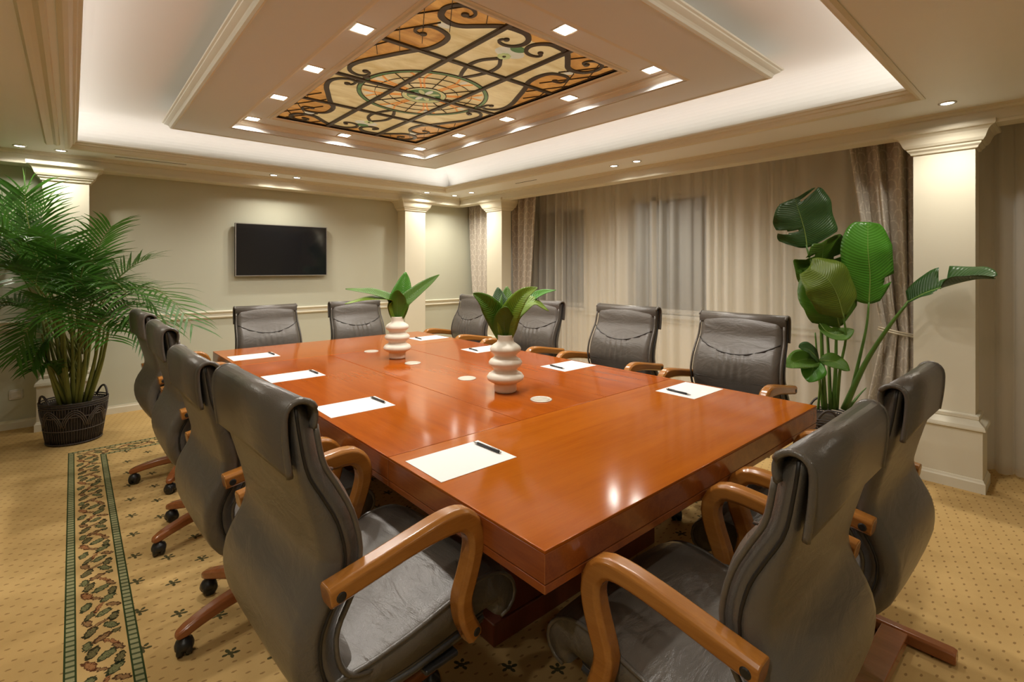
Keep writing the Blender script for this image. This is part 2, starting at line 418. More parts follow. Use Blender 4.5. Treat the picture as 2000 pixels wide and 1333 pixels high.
# ------------------------------------------------------------------ room shell
XL, XR, YB, YF = -2.3, 4.85, -2.0, 5.98
ZS, ZB = 2.345, 2.237                      # soffit, underside of the wall beam
XC, YC = 4.10, 5.75                        # faces of the beams over windows and screen wall
struct(MB().box(XL, XR + .3, YB, YF + .2, -.1, 0).build('floor', 'carpet'), 'tan patterned carpet with green and brown flower border')
struct(MB().box(XL, XR + .3, YF, YF + .2, 0, 2.9).build('wall_far', 'wall'), 'sage grey painted wall behind the television')
struct(MB().box(XL - .2, XL, YB, YF + .2, 0, 2.9).build('wall_left', 'wall'), 'sage grey side wall')
struct(MB().box(XL, XR + .3, YB - .2, YB, 0, 2.9).build('wall_back', 'wall'), 'sage grey wall behind the viewer')

# window wall with two openings
WIN = [(2.49, 3.455, 3.16), (4.12, 5.11, 4.62)]
WZ0, WZ1 = 0.86, 2.17
wm = MB()
ys = [YB, 2.49, 3.455, 4.12, 5.11, YF + .2]
for k in range(5):
    if k in (1, 3):
        wm.box(XR, XR + .3, ys[k], ys[k + 1], 0, WZ0); wm.box(XR, XR + .3, ys[k], ys[k + 1], WZ1, 2.9)
    else: wm.box(XR, XR + .3, ys[k], ys[k + 1], 0, 2.9)
struct(wm.build('wall_right', 'winwall'), 'cream wall with two night windows behind the sheer curtains')
for k, (a, b, ml) in enumerate(WIN):
    f = MB()
    f.box(XR + .08, XR + .14, a, a + .05, WZ0, WZ1).box(XR + .08, XR + .14, b - .05, b, WZ0, WZ1)
    f.box(XR + .08, XR + .14, a, b, WZ0, WZ0 + .05).box(XR + .08, XR + .14, a, b, WZ1 - .05, WZ1)
    f.box(XR + .08, XR + .14, ml - .03, ml + .03, WZ0, WZ1)
    wf = struct(f.build('window_%d' % (k + 1), 'winframe', bevel=.004), 'dark night window with pale frame behind the sheer')
    for (p, q) in ((a + .05, ml - .03), (ml + .03, b - .05)):
        MB().box(XR + .105, XR + .115, p, q, WZ0 + .05, WZ1 - .05).build('pane', 'night_glass', wf)
    MB().box(XR - .06, XR + .08, a - .04, b + .04, WZ0 - .035, WZ0).build('sill', 'winframe', wf, bevel=.006)

# skirtings and dado rails
def base_prof(h=.075, d=.016): return [(0, 0), (d, 0), (d, h * .72), (d * .6, h * .86), (d * .55, h), (0, h)]
def run(name, p0, p1, prof, mat, label, bev=0):
    """sweep a wall profile [(out, z)] from p0 to p1; out = left-hand normal of travel"""
    p0, p1 = Vector((*p0, 0)), Vector((*p1, 0)); t = (p1 - p0).normalized(); nv = Vector((-t.y, t.x, 0))
    mb = MB(); mb.loft([[p + nv * o + Vector((0, 0, z)) for o, z in prof] for p in (p0, p1)])
    return struct(mb.build(name, mat, bevel=bev), label)
run('baseboard_far', (XR, YF), (XL, YF), base_prof(), 'cream', 'cream baseboard along the television wall')
run('baseboard_right', (XR, YB), (XR, YF), base_prof(), 'cream', 'cream baseboard below the windows')
run('baseboard_left', (XL, YF), (XL, YB), base_prof(), 'cream', 'cream baseboard of the side wall')
rail = [(0, .838), (.018, .842), (.024, .855), (.012, .866), (.012, .886), (.026, .898), (.030, .908), (.022, .916), (0, .918)]
run('trim_1', (XR, YF), (XL, YF), rail, 'cream', 'cream dado rail along the television wall')
run('trim_2', (XR, YB), (XR, YF), [(o, z - .07) for o, z in rail], 'cream', 'cream dado rail below the windows')

# beams (cornice) over the screen wall and over the curtains
beam = [(0, ZB), (.0, ZB + .018), (-.006, ZB + .02), (-.006, ZB + .075), (.010, ZB + .080), (.014, ZB + .094), (.026, ZB + .098), (.030, ZS), (-.14, ZS), (-.14, ZB)]
bm_ = MB(); bm_.loft([[(x, YC - o, z) for o, z in beam] for x in (XL, XC + .0)] )
struct(bm_.build('trim_3', 'cream'), 'cream cornice beam above the television wall')
MBx = MB(); MBx.box(XL, XC + .14, YC + .1, YF, ZB + .004, ZS); struct(MBx.build('ceiling_beam_fill', 'cream'), 'cream underside of the beam above the television')
bm_ = MB(); bm_.loft([[(XC - o, y, z) for o, z in beam] for y in (YB, YC + .14)])
struct(bm_.build('trim_4', 'cream'), 'cream cornice pelmet above the curtains')
struct(MB().box(XC + .1, XR + .3, YB, YF, 2.52, 2.6).build('ceiling_pocket', 'cream'), 'curtain pocket ceiling above the windows')

# soffit ring around the tray
TX0, TX1, TY0, TY1 = -.016, 3.640, .600, 5.420     # lip edge
TR = .16                                           # trough width behind the lip
sf = MB()
for b in ((XL, TX0 - .02, YB, YF), (TX1 + .02, XC + .12, YB, YF), (TX0 - .02, TX1 + .02, YB, TY0 - .02), (TX0 - .02, TX1 + .02, TY1 + .02, YF)):
    sf.box(b[0], b[1], b[2], b[3], ZS, ZS + .03)
struct(sf.build('ceiling', 'soffit'), 'cream lowered ceiling margin with small downlights')
lip = [(.03, ZS + .028), (.03, ZS - .004), (.012, ZS - .006), (-.004, ZS + .002), (-.014, ZS + .018), (-.018, ZS + .030), (-.030, ZS + .034), (-.034, ZS + .048), (-.046, ZS + .052), (-.048, ZS + .064), (-.03, ZS + .066), (-.02, ZS + .05)]
struct(MB().frame(TX0, TX1, TY0, TY1, lip).build('trim_5', 'cream'), 'cream stepped moulding around the lit ceiling tray')
# cove: trough floor, wall, quarter curve, flat tray ceiling
ZT = 2.645
cove = [(.03, ZS + .03), (TR, ZS + .03), (TR, ZS + .09)]
for k in range(1, 13):
    a = k / 12 * PI / 2; cove.append((TR - (1 - math.cos(a)) * .26, ZS + .09 + math.sin(a) * (ZT - ZS - .09)))
cove.append((-.74, ZT)); cove += [(-.74, ZT + .05), (TR + .05, ZT + .05), (TR + .05, ZS + .025), (.03, ZS + .025)]
o = MB().frame(TX0, TX1, TY0, TY1, cove).build('ceiling_tray', 'white'); struct(o, 'white cove of the ceiling tray lit by hidden strips')
# hanging centre panel
CX, CYc = 1.832, 3.010
BX0, BX1, BY0, BY1 = .598, 3.078, 1.195, 4.800
RX0, RX1, RY0, RY1 = .948, 2.742, 1.530, 4.470
ZP = 2.490
bx = MB().frame(BX0, BX1, BY0, BY1, [(0, ZP), (-.352, ZP), (-.352, ZP + .03), (-.1, ZP + .16), (-.1, ZT + .02), (0, ZP + .03)])
struct(bx.build('ceiling_panel', 'panel'), 'beige lowered ceiling frame around the stained glass')
crown = [(-.01, ZP), (.0, ZP - .004), (.012, ZP + .002), (.016, ZP + .014), (.022, ZP + .022), (.036, ZP + .030), (.046, ZP + .036), (.048, ZP + .042), (.058, ZP + .046), (.060, ZP + .054), (.02, ZP + .056), (-.06, ZP + .07), (-.06, ZT + .01), (-.1, ZT + .01), (-.1, ZP + .02)]
struct(MB().frame(BX0, BX1, BY0, BY1, crown).build('trim_6', 'cream'), 'cream crown moulding around the lowered ceiling frame')
ZR = 2.556
inn = [(0, ZP - .004), (.014, ZP), (.016, ZP + .012), (.0, ZP + .016), (-.012, ZP + .026), (-.034, ZP + .036), (-.042, ZP + .050), (-.056, ZP + .052), (-.060, ZR), (-.02, ZR + .01), (.02, ZP + .03)]
struct(MB().frame(RX0, RX1, RY0, RY1, inn).build('trim_7', 'cream'), 'cream inner moulding of the ceiling recess')
GX0, GX1, GY0, GY1 = 1.200, 2.460, 1.820, 4.172
rc = MB().frame(GX0, GX1, GY0, GY1, [(.0, ZR), (.26, ZR), (.26, ZR + .04), (0, ZR + .04)])
struct(rc.build('ceiling_recess', 'panel'), 'beige ceiling recess holding square lamps')
gl = [(.0, ZR + .02), (.0, ZR + .002), (.016, ZR - .004), (.022, ZR - .012), (.034, ZR - .012), (.040, ZR - .004), (.052, ZR - .002), (.054, ZR + .01)]
struct(MB().frame(GX0, GX1, GY0, GY1, gl).build('trim_8', 'cream'), 'cream bead moulding around the stained glass')
struct(MB().box(XL, XR, YB, YF, 2.9, 2.95).build('ceiling_slab', 'white'), 'slab above the lowered ceiling')
# shallow moulding on the ceiling beside the tray
mo = [(-.072, ZS), (-.076, ZS - .010), (-.092, ZS - .014), (-.110, ZS - .006), (-.128, ZS - .010), (-.150, ZS - .016), (-.160, ZS - .004), (-.162, ZS)]
struct(MB().loft([[(o, y, z) for o, z in mo] for y in (YB, 5.30)]).build('trim_9', 'cream'), 'shallow ceiling moulding beside the tray')
# air slots
for k, b in enumerate(((.278, .808, 5.56, 5.572), (3.845, 3.857, 3.95, 4.30))):
    o = MB().box(b[0], b[1], b[2], b[3], ZS - .002, ZS + .004).build('air_slot', 'dark')
    tag(o, ('thin dark air slot in the ceiling above the television wall', 'thin dark air slot in the ceiling above the sheer curtains')[k], 'vent')

# columns -----------------------------------------------------------
def column(name, x0, x1, y0, y1, label, faces):
    """shaft rectangle; faces = sides that flare"""
    r = thing(name, ((x0 + x1) / 2, (y0 + y1) / 2, 0), label, 'column'); r['kind'] = 'structure'
    cx, cy = r.location.x, r.location.y
    def ring(prof):
        rings = []
        for o, z in prof:
            a = x0 - cx - (o if 'w' in faces else 0); b = x1 - cx + (o if 'e' in faces else 0)
            c = y0 - cy - (o if 's' in faces else 0); d = y1 - cy + (o if 'n' in faces else 0)
            rings.append([(a, c, z), (b, c, z), (b, d, z), (a, d, z)])
        return MB().loft(rings)
    ring([(0, .40), (0, 2.13)]).build('shaft', 'cream', r)
    ring([(0, 2.112), (.012, 2.116), (.016, 2.128), (.028, 2.140), (.030, 2.150), (.040, 2.156), (.050, 2.172), (.058, 2.196), (.066, 2.214), (.080, 2.228), (.094, 2.234), (.098, 2.244), (.098, 2.264), (0, 2.264)]).build('capital', 'cream', r)
    ring([(.036, 0), (.036, .376), (.05, .376), (.05, .385), (.046, .40), (.03, .416), (.018, .43), (.014, .434), (.018, .438), (.018, .456), (.01, .462), (0, .464)]).build('plinth', 'cream', r)
    ring([(.05, 0), (.05, .058), (.044, .066), (.040, .078), (.036, .08)]).build('foot_moulding', 'cream', r)
    return r
column('column', 4.18, 4.34, .41, .713, 'cream pillar standing beside the potted plant with paddle leaves', 'wens')
column('column', 4.18, 4.34, 4.935, 5.245, 'cream pillar between the two grey drapes in the far corner', 'wens')
column('column', 3.248, 3.552, 5.78, YF, 'cream pilaster on the wall beside the television', 'wes')
column('column', -.19, .112, 5.78, YF, 'cream pilaster behind the palm', 'wes')

# ------------------------------------------------------------------ ceiling lamps
DOWN = [(-.315, 5.57, 'round downlight in the ceiling, the outermost above the palm'), (-.072, 5.57, 'round downlight in the ceiling above the pilaster behind the palm'),
        (1.587, 5.58, 'round downlight above the television, the one nearer the palm'), (1.82, 5.575, 'round downlight above the television, the one nearer the window corner'),
        (3.448, 5.575, 'round downlight above the pilaster beside the television'), (3.877, 5.565, 'round downlight at the very corner of television wall and window wall'),
        (3.881, 5.19, 'round downlight above the pillar between the two far drapes'), (3.877, 2.92, 'round downlight above the sheer curtain, farther one of the middle pair'),
        (3.864, 2.655, 'round downlight above the sheer curtain, nearer one of the middle pair'), (3.862, .50, 'round downlight above the pillar beside the paddle-leaf plant')]
FILL_DOWN = [(-.07, .30), (-.55, 2.65), (-.55, 2.92), (-.55, .30), (-.9, -1.0), (1.7, -1.0)]  # unseen downlights added outside the frame to fill the shadows
def downlight(x, y, label, k=1.0):
    r = thing('downlight', (x, y, ZS), label, 'downlight', 'round recessed downlights')
    MB().loft([[(q * math.cos(2 * PI * j / 24), q * math.sin(2 * PI * j / 24), z) for j in range(24)] for q, z in ((.030, .006), (.031, -.004), (.036, -.006), (.043, -.003), (.044, .001))], False).build('ring', 'chrome', r, True)
    MB().lathe([(.0, -.003), (.030, -.003), (.030, .004)], 24).build('lens', 'lens', r)
    lamp('spot', 'SPOT', (0, 0, -.012), P_DOWN * k, WARM, r, spot_size=math.radians(152), spot_blend=1.0, shadow_soft_size=.03)
    return r
for x, y, l in DOWN: downlight(x, y, l, 1.4 if x > 3.7 else 0.74)
for k, (x, y) in enumerate(FILL_DOWN):
    downlight(x, y, 'unseen round downlight added out of frame as fill light')
SQ = []
for i, x in enumerate((1.072, 2.590)):
    for j, y in enumerate((1.672, 2.333, 2.995, 3.652, 4.322)): SQ.append((x, y, i, j))
SQ += [(1.83, 1.672, 2, 0), (1.82, 4.322, 2, 4)]
nth = ('nearest', 'second', 'middle', 'fourth', 'farthest')
for x, y, i, j in SQ:
    l = ('square lamp beside the stained glass on the palm side, %s of five' % nth[j], 'square lamp beside the stained glass on the curtain side, %s of five' % nth[j], 'square lamp at the middle of the %s short edge of the stained glass' % nth[j])[i]
    r = thing('square_lamp', (x, y, ZR), l, 'ceiling lamp', 'square lamps around the stained glass')
    MB().frame(-.043, .043, -.043, .043, [(0, .004), (0, -.004), (.008, -.006), (.010, 0), (.010, .004)]).build('frame', 'cream', r)
    MB().box(-.043, .043, -.043, .043, -.002, .003).build('lens', 'lens_sq', r)
    MB().box(-.030, .030, -.030, .030, -.006, -.002).build('diffuser', 'lens_sq', r, bevel=.002)
    lamp('glow', 'AREA', (0, 0, -.010), P_SQUARE, NEUT, r, size=.08, spread=math.radians(150))
# cove strips hidden behind the lip
CT = math.radians(52)                      # strips lean towards the middle of the tray
xm, ym_, LX, LY = (TX0 + TX1) / 2, (TY0 + TY1) / 2, TX1 - TX0 + .1, TY1 - TY0 + .1
for x, y, L, rz in ((xm, TY1 + .10, LX, 0), (xm, TY0 - .10, LX, PI), (TX1 + .10, ym_, LY, -PI / 2), (TX0 - .10, ym_, LY, PI / 2)):
    lamp('cove_strip', 'AREA', (x, y, ZS + .05), P_COVE * L / 4.0, (1.0, .95, .89), None, (PI + CT, 0, rz), shape='RECTANGLE', size=L, size_y=.03)

# ------------------------------------------------------------------ stained glass
G = thing('stained_glass', (1.83, 2.996, 2.574), 'stained glass ceiling panel with amber scrolls and round medallion', 'stained glass')
hx, hy = .63, 1.176
MB().frame(-hx + .012, hx - .012, -hy + .012, hy - .012, [(0, .006), (0, -.008), (.013, -.008), (.013, .006)]).build('border', 'lead', G)
bx_, by_ = [-hx, -.222, .222, hx], [-hy, -.615, 0, .590, hy]
for i in range(3):
    for j in range(4):
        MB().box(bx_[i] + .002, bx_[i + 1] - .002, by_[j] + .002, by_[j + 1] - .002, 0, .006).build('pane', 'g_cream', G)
for b in bx_[1:3]: MB().box(b - .016, b + .016, -hy, hy, -.014, .002).build('long_bar', 'lead', G, bevel=.003)
for b in by_[1:4]: MB().box(-hx, hx, b - .016, b + .016, -.0125, .002).build('cross_bar', 'lead', G, bevel=.003)
def ribbon(pts, wd, name, mat='lead', n=40, taper=True, z=-.003, th=.005):
    c = crom([(p[0], p[1], z) for p in pts], n)
    def sec(i):
        k = 1.0
        if taper: k = min(1, .35 + 2.2 * min(i, n - 1 - i) / n)
        return [(wd * k, -th), (wd * k, th), (-wd * k, th), (-wd * k, -th)]
    return MB().sweep(c, sec, (0, 0, 1)).build(name, mat, G)
corner = [(.444, 1.085), (.409, 1.087), (.407, 1.125), (.444, 1.155), (.485, 1.156), (.525, 1.135), (.545, 1.09), (.541, 1.046), (.520, 1.005), (.481, .983), (.429, .976), (.382, .993), (.333, 1.037), (.25, 1.11), (.20, 1.132), (.149, 1.139), (.091, 1.137), (.044, 1.105), (.022, 1.062), (.025, 1.02), (.054, .981), (.1, .967), (.143, .98), (.147, 1.008), (.122, 1.025)]
side = [(.481, .786), (.509, .78), (.538, .794), (.541, .834), (.515, .876), (.472, .889), (.415, .876), (.375, .848), (.358, .793), (.360, .719), (.377, .654), (.413, .6), (.462, .511), (.515, .401), (.569, .288), (.594, .199), (.592, .131), (.559, .075), (.502, .05), (.462, .075), (.463, .13), (.50, .139)]
amber = [(hx - .012, hy - .012), (hx - .012, .10), (.606, .15), (.594, .199), (.569, .288), (.515, .401), (.462, .511), (.413, .6), (.377, .654), (.360, .719), (.358, .793), (.375, .848), (.415, .876), (.472, .895), (.50, .94), (.481, .983), (.429, .976), (.382, .993), (.333, 1.037), (.25, 1.11), (.20, 1.132), (.149, 1.139), (.091, 1.137), (.044, 1.105), (.0, 1.09), (0, hy - .012)]
for sx in (-1, 1):
    for sy in (-1, 1):
        f = lambda L: [(p[0] * sx, p[1] * sy) for p in L]
        MB().prism(f(amber), -.001, .0005).build('amber_glass', 'g_amber', G)
        ribbon(f(corner), .017, 'corner_scroll', n=90)
        ribbon(f(side), .017, 'side_scroll', n=90)
        for (p, r) in (((.440, 1.088), .020), ((.486, .788), .020), ((.125, 1.022), .017), ((.492, .135), .020)):
            MB().lathe([(r * .8, -.009), (r, -.006), (r, .001)], 16, (p[0] * sx, p[1] * sy, 0)).build('scroll_boss', 'lead', G)
        for a, b in (((.628, 1.035), (.437, .696)), ((.618, .785), (.477, .528)), ((.619, .535), (.554, .414)), ((.618, .947), (.48, 1.16)), ((.619, .722), (.485, .95)), ((.559, 1.156), (.40, .90)), ((.36, 1.16), (.30, 1.07)), ((.58, .60), (.619, .50))):
            ribbon(f([a, b]), .0016, 'thin_lead', 'lead_thin', n=2, taper=False)
        # knot beside the medallion
        MB().lathe([(.02, -.009), (.028, -.004), (.028, .001)], 14, (.445 * sx, .052 * sy, 0)).build('knot', 'lead', G)
for sy in (-1, 1):
    f = lambda L: [(p[0], p[1] * sy) for p in L]
    ribbon(f([(-.012, .448), (-.050, .53), (-.078, .63), (-.066, .73), (-.008, .815)]), .012, 'neck_scroll', n=24, taper=False)
    ribbon(f([(.012, .448), (.050, .53), (.078, .63), (.066, .73), (.008, .815)]), .012, 'neck_scroll', n=24, taper=False)
    ring = [(.055 * math.cos(a), (.905 + .055 * math.sin(a)) * sy) for a in [2 * PI * k / 24 for k in range(24)]]
    MB().prism([(.095 * math.cos(2 * PI * k / 24), (.905 + .06 * math.sin(2 * PI * k / 24)) * sy) for k in range(24)], -.001, .0005).build('pale_glass', 'g_pale', G)
    MB().prism([(.048 * math.cos(2 * PI * k / 20), (.972 + .033 * math.sin(2 * PI * k / 20)) * sy) for k in range(20)], -.005, -.001).build('green_oval', 'g_green', G)
    for k in range(8):
        a = 2 * PI * k / 8
        MB().prism([((.026 * math.cos(a)) + .015 * math.cos(2 * PI * j / 8), (.856 + .026 * math.sin(a) + .013 * math.sin(2 * PI * j / 8)) * sy) for j in range(8)], -.006, -.002).build('petal', 'g_lime', G)
    MB().lathe([(.009, -.008), (.012, -.001)], 10, (0, .856 * sy, 0)).build('flower_eye', 'lead', G)
    for sx in (-1, 1):
        MB().prism([(.455 * sx + .035 * math.cos(2 * PI * k / 14), (.932 + .022 * math.sin(2 * PI * k / 14)) * sy) for k in range(14)], -.004, -.001).build('pale_drop', 'g_pale', G)
# medallion
def circ(r, wd, name, mat, z=-.003, th=.003, n=64):
    MB().sweep([(r * math.cos(2 * PI * k / n), r * math.sin(2 * PI * k / n), z) for k in range(n)], [(wd, -th), (wd, th), (-wd, th), (-wd, -th)], (0, 0, 1), True).build(name, mat, G)
MB().prism([(.425 * math.cos(2 * PI * k / 48), .425 * math.sin(2 * PI * k / 48)) for k in range(48)], -.0015, .0005).build('medallion_glass', 'g_cream', G)
circ(.432, .012, 'green_ring', 'g_green'); circ(.419, .0025, 'thin_lead', 'lead_thin', -.004); circ(.445, .0025, 'thin_lead', 'lead_thin', -.004)
for r in (.235, .33): circ(r, .0013, 'thin_lead', 'lead_thin')
circ(.14, .010, 'green_ring', 'g_lime'); circ(.152, .0025, 'thin_lead', 'lead_thin', -.004)
MB().prism([(.118 * math.cos(2 * PI * k / 32), .118 * math.sin(2 * PI * k / 32)) for k in range(32)], -.003, .0).build('green_centre', 'g_green', G)
for k in range(16):
    a = 2 * PI * (k + .5) / 16
    if k % 2: ribbon([(.15 * math.cos(a), .15 * math.sin(a)), (.42 * math.cos(a), .42 * math.sin(a))], .0013, 'thin_lead', 'lead_thin', n=2, taper=False)
    else:
        e, n_ = Vector((math.cos(a), math.sin(a))), Vector((-math.sin(a), math.cos(a)))
        for s_ in (-1, 1):
            L = [e * .15 + n_ * .012 * s_, e * .26 + n_ * .012 * s_, e * .33 + n_ * .022 * s_, e * .40 + n_ * .062 * s_]
            ribbon([tuple(q) for q in L], .006, 'orange_fleur', 'g_orange', n=12, taper=False, z=-.002, th=.0025)
        c_ = e * .375
        MB().prism([tuple(c_ + e * .032 * math.cos(2 * PI * j / 12) + n_ * .018 * math.sin(2 * PI * j / 12)) for j in range(12)], -.003, -.001).build('pale_bud', 'g_pale', G)
for k in range(8):
    a = 2 * PI * k / 8; e, n_ = Vector((math.cos(a), math.sin(a))), Vector((-math.sin(a), math.cos(a))); c_ = e * .065
    MB().prism([tuple(c_ + e * .045 * math.cos(2 * PI * j / 12) + n_ * .018 * math.sin(2 * PI * j / 12)) for j in range(12)], -.005, -.002).build('petal', 'g_lime' if k % 2 else 'g_pale', G)

# ------------------------------------------------------------------ conference table
TBX0, TBX1, TBY0, TBY1, TZ = .782, 2.530, .776, 4.250, .75
SY0, SY1, SX0, SX1 = 1.506, 3.520, 1.376, 1.936
T = thing('conference_table', (0, 0, 0), 'large cherry wood conference table with panelled top', 'table')
def panel(x0, x1, y0, y1, mat):
    g = .0012
    p = MB().box(x0 + g, x1 - g, y0 + g, y1 - g, TZ - .008, TZ).build('top_panel', mat, T, bevel=.002)
    return p
panel(TBX0, TBX1, TBY0, SY0, 'tablex'); panel(TBX0, TBX1, SY1, TBY1, 'tablex')
panel(TBX0, SX0, SY0, SY1, 'table'); panel(SX0, SX1, SY0, SY1, 'table'); panel(SX1, TBX1, SY0, SY1, 'table')
e = .0012
for (a, b, c, d) in ((TBX0, TBX1, TBY0, SY0), (TBX0, TBX1, SY1, TBY1), (TBX0, TBX1, SY0, SY1)):
    up = MB().box(a + e, b - e, c + e, d - e, TZ - .076, TZ - .008).build('edge_board', 'table_edge', T, bevel=.002)
    MB().box(a + e + .001, b - e - .001, c + e + .001, d - e - .001, TZ - .100, TZ - .0785).build('lower_edge_board', 'table_edge', T, bevel=.003)
for (a, b) in ((1.40, 1.78), (3.25, 3.63)):
    MB().box(1.18, 2.14, a, b, .075, TZ - .1).build('pedestal', 'pedestal', T, bevel=.004)
    MB().box(1.14, 2.18, a - .01, b + .01, 0, .085).build('plinth', 'pedestal', T, bevel=.006)
MB().box(1.60, 1.72, 1.78, 3.25, .2, .5).build('stretcher', 'pedestal', T, bevel=.004)
for y in (1.676, 2.267, 2.862, 3.463):
    g = MB().lathe([(.0, .0), (.052, .0), (.052, .002), (.049, .0045), (.044, .0048), (.043, .0035), (.0, .0035)], 32, (1.664, y, TZ)).build('cable_grommet', 'cap', T, True)
    MB().lathe([(.0, .0), (.040, .0), (.040, .0012), (.0, .0014)], 32, (1.664, y, TZ + .0036)).build('lid', 'cap', g)

# papers and pens
LP = [(1.328, 'nearest'), (2.150, 'second nearest'), (2.980, 'third'), (3.815, 'farthest')]
RP = [(1.303, 'nearest'), (2.130, 'second nearest'), (2.990, 'third'), (3.785, 'farthest')]
def sheet(x0, x1, y, label, grp):
    o = MB().box(-(x1 - x0) / 2, (x1 - x0) / 2, -.105, .105, 0, .0012).build('paper_sheet', 'paper', loc=((x0 + x1) / 2, y, TZ + .0002))
    o.rotation_euler.z = random.uniform(-.012, .012)
    tag(o, label, 'paper', grp)
def pen(x, y, rz, label, grp):
    r = thing('ballpoint_pen', (x, y, TZ + .0015 + .0052), label, 'pen', grp, rz)
    MB().tube([(0, -.062, 0), (0, .05, 0)], .005, 12).build('barrel', 'pen', r, True)
    MB().tube([(0, .05, 0), (0, .064, 0), (0, .074, 0)], [.0048, .003, .0008], 12).build('tip', 'chrome', r, True)
    MB().box(-.0018, .0018, -.06, -.022, .0048, .0068).build('clip', 'chrome', r, bevel=.0006)
    MB().tube([(0, -.07, 0), (0, -.062, 0)], .003, 10).build('button', 'chrome', r, True)
for y, n_ in LP:
    sheet(.806, 1.100, y, 'white paper sheet on the palm-side table edge, %s of four from the viewer' % n_, 'paper sheets on the palm side of the table')
    pen(1.074, y + .018, .04, 'dark pen on the %s palm-side paper sheet' % n_, 'pens on the palm-side sheets')
for y, n_ in RP:
    sheet(2.212, 2.506, y, 'white paper sheet on the curtain-side table edge, %s of four from the viewer' % n_, 'paper sheets on the curtain side of the table')
    pen(2.262, y + .008, PI - .1, 'dark pen on the %s curtain-side paper sheet' % n_, 'pens on the curtain-side sheets')

# ------------------------------------------------------------------ chairs (local: faces +x, floor at z=0)
MID = [(-.266, 1.035), (-.259, .98), (-.244, .899), (-.211, .835), (-.183, .777), (-.168, .703), (-.182, .640), (-.210, .590), (-.224, .545), (-.218, .480), (-.188, .425), (-.13, .395), (-.03, .383), (.10, .388), (.22, .400)]
NST = 44
mid = crom([(p[0], 0, p[1]) for p in MID], NST)
def offs(i, d):
    a = mid[max(0, i - 1)]; b = mid[min(NST - 1, i + 1)]; t = (b - a).normalized()
    nrm = Vector((t.z, 0, -t.x))       # points to the rear / underside when walking down
    return mid[i] + nrm * d
def half_w(z, i):
    if i > NST * .66: return .262
    return .248 + .020 * min(1, max(0, (1.0 - z) / .35))
def thick(i):
    k = max(0, min(1, (i - 3) / 9.0)); return .012 + .036 * k * k * (3 - 2 * k)
RING = [(-1, 0), (-1.0, .35), (-.985, .7), (-.94, .93), (-.85, 1.0), (-.5, 1.06), (0, 1.08), (.5, 1.06), (.85, 1.0), (.94, .93), (.985, .7), (1, .35), (1, 0)]
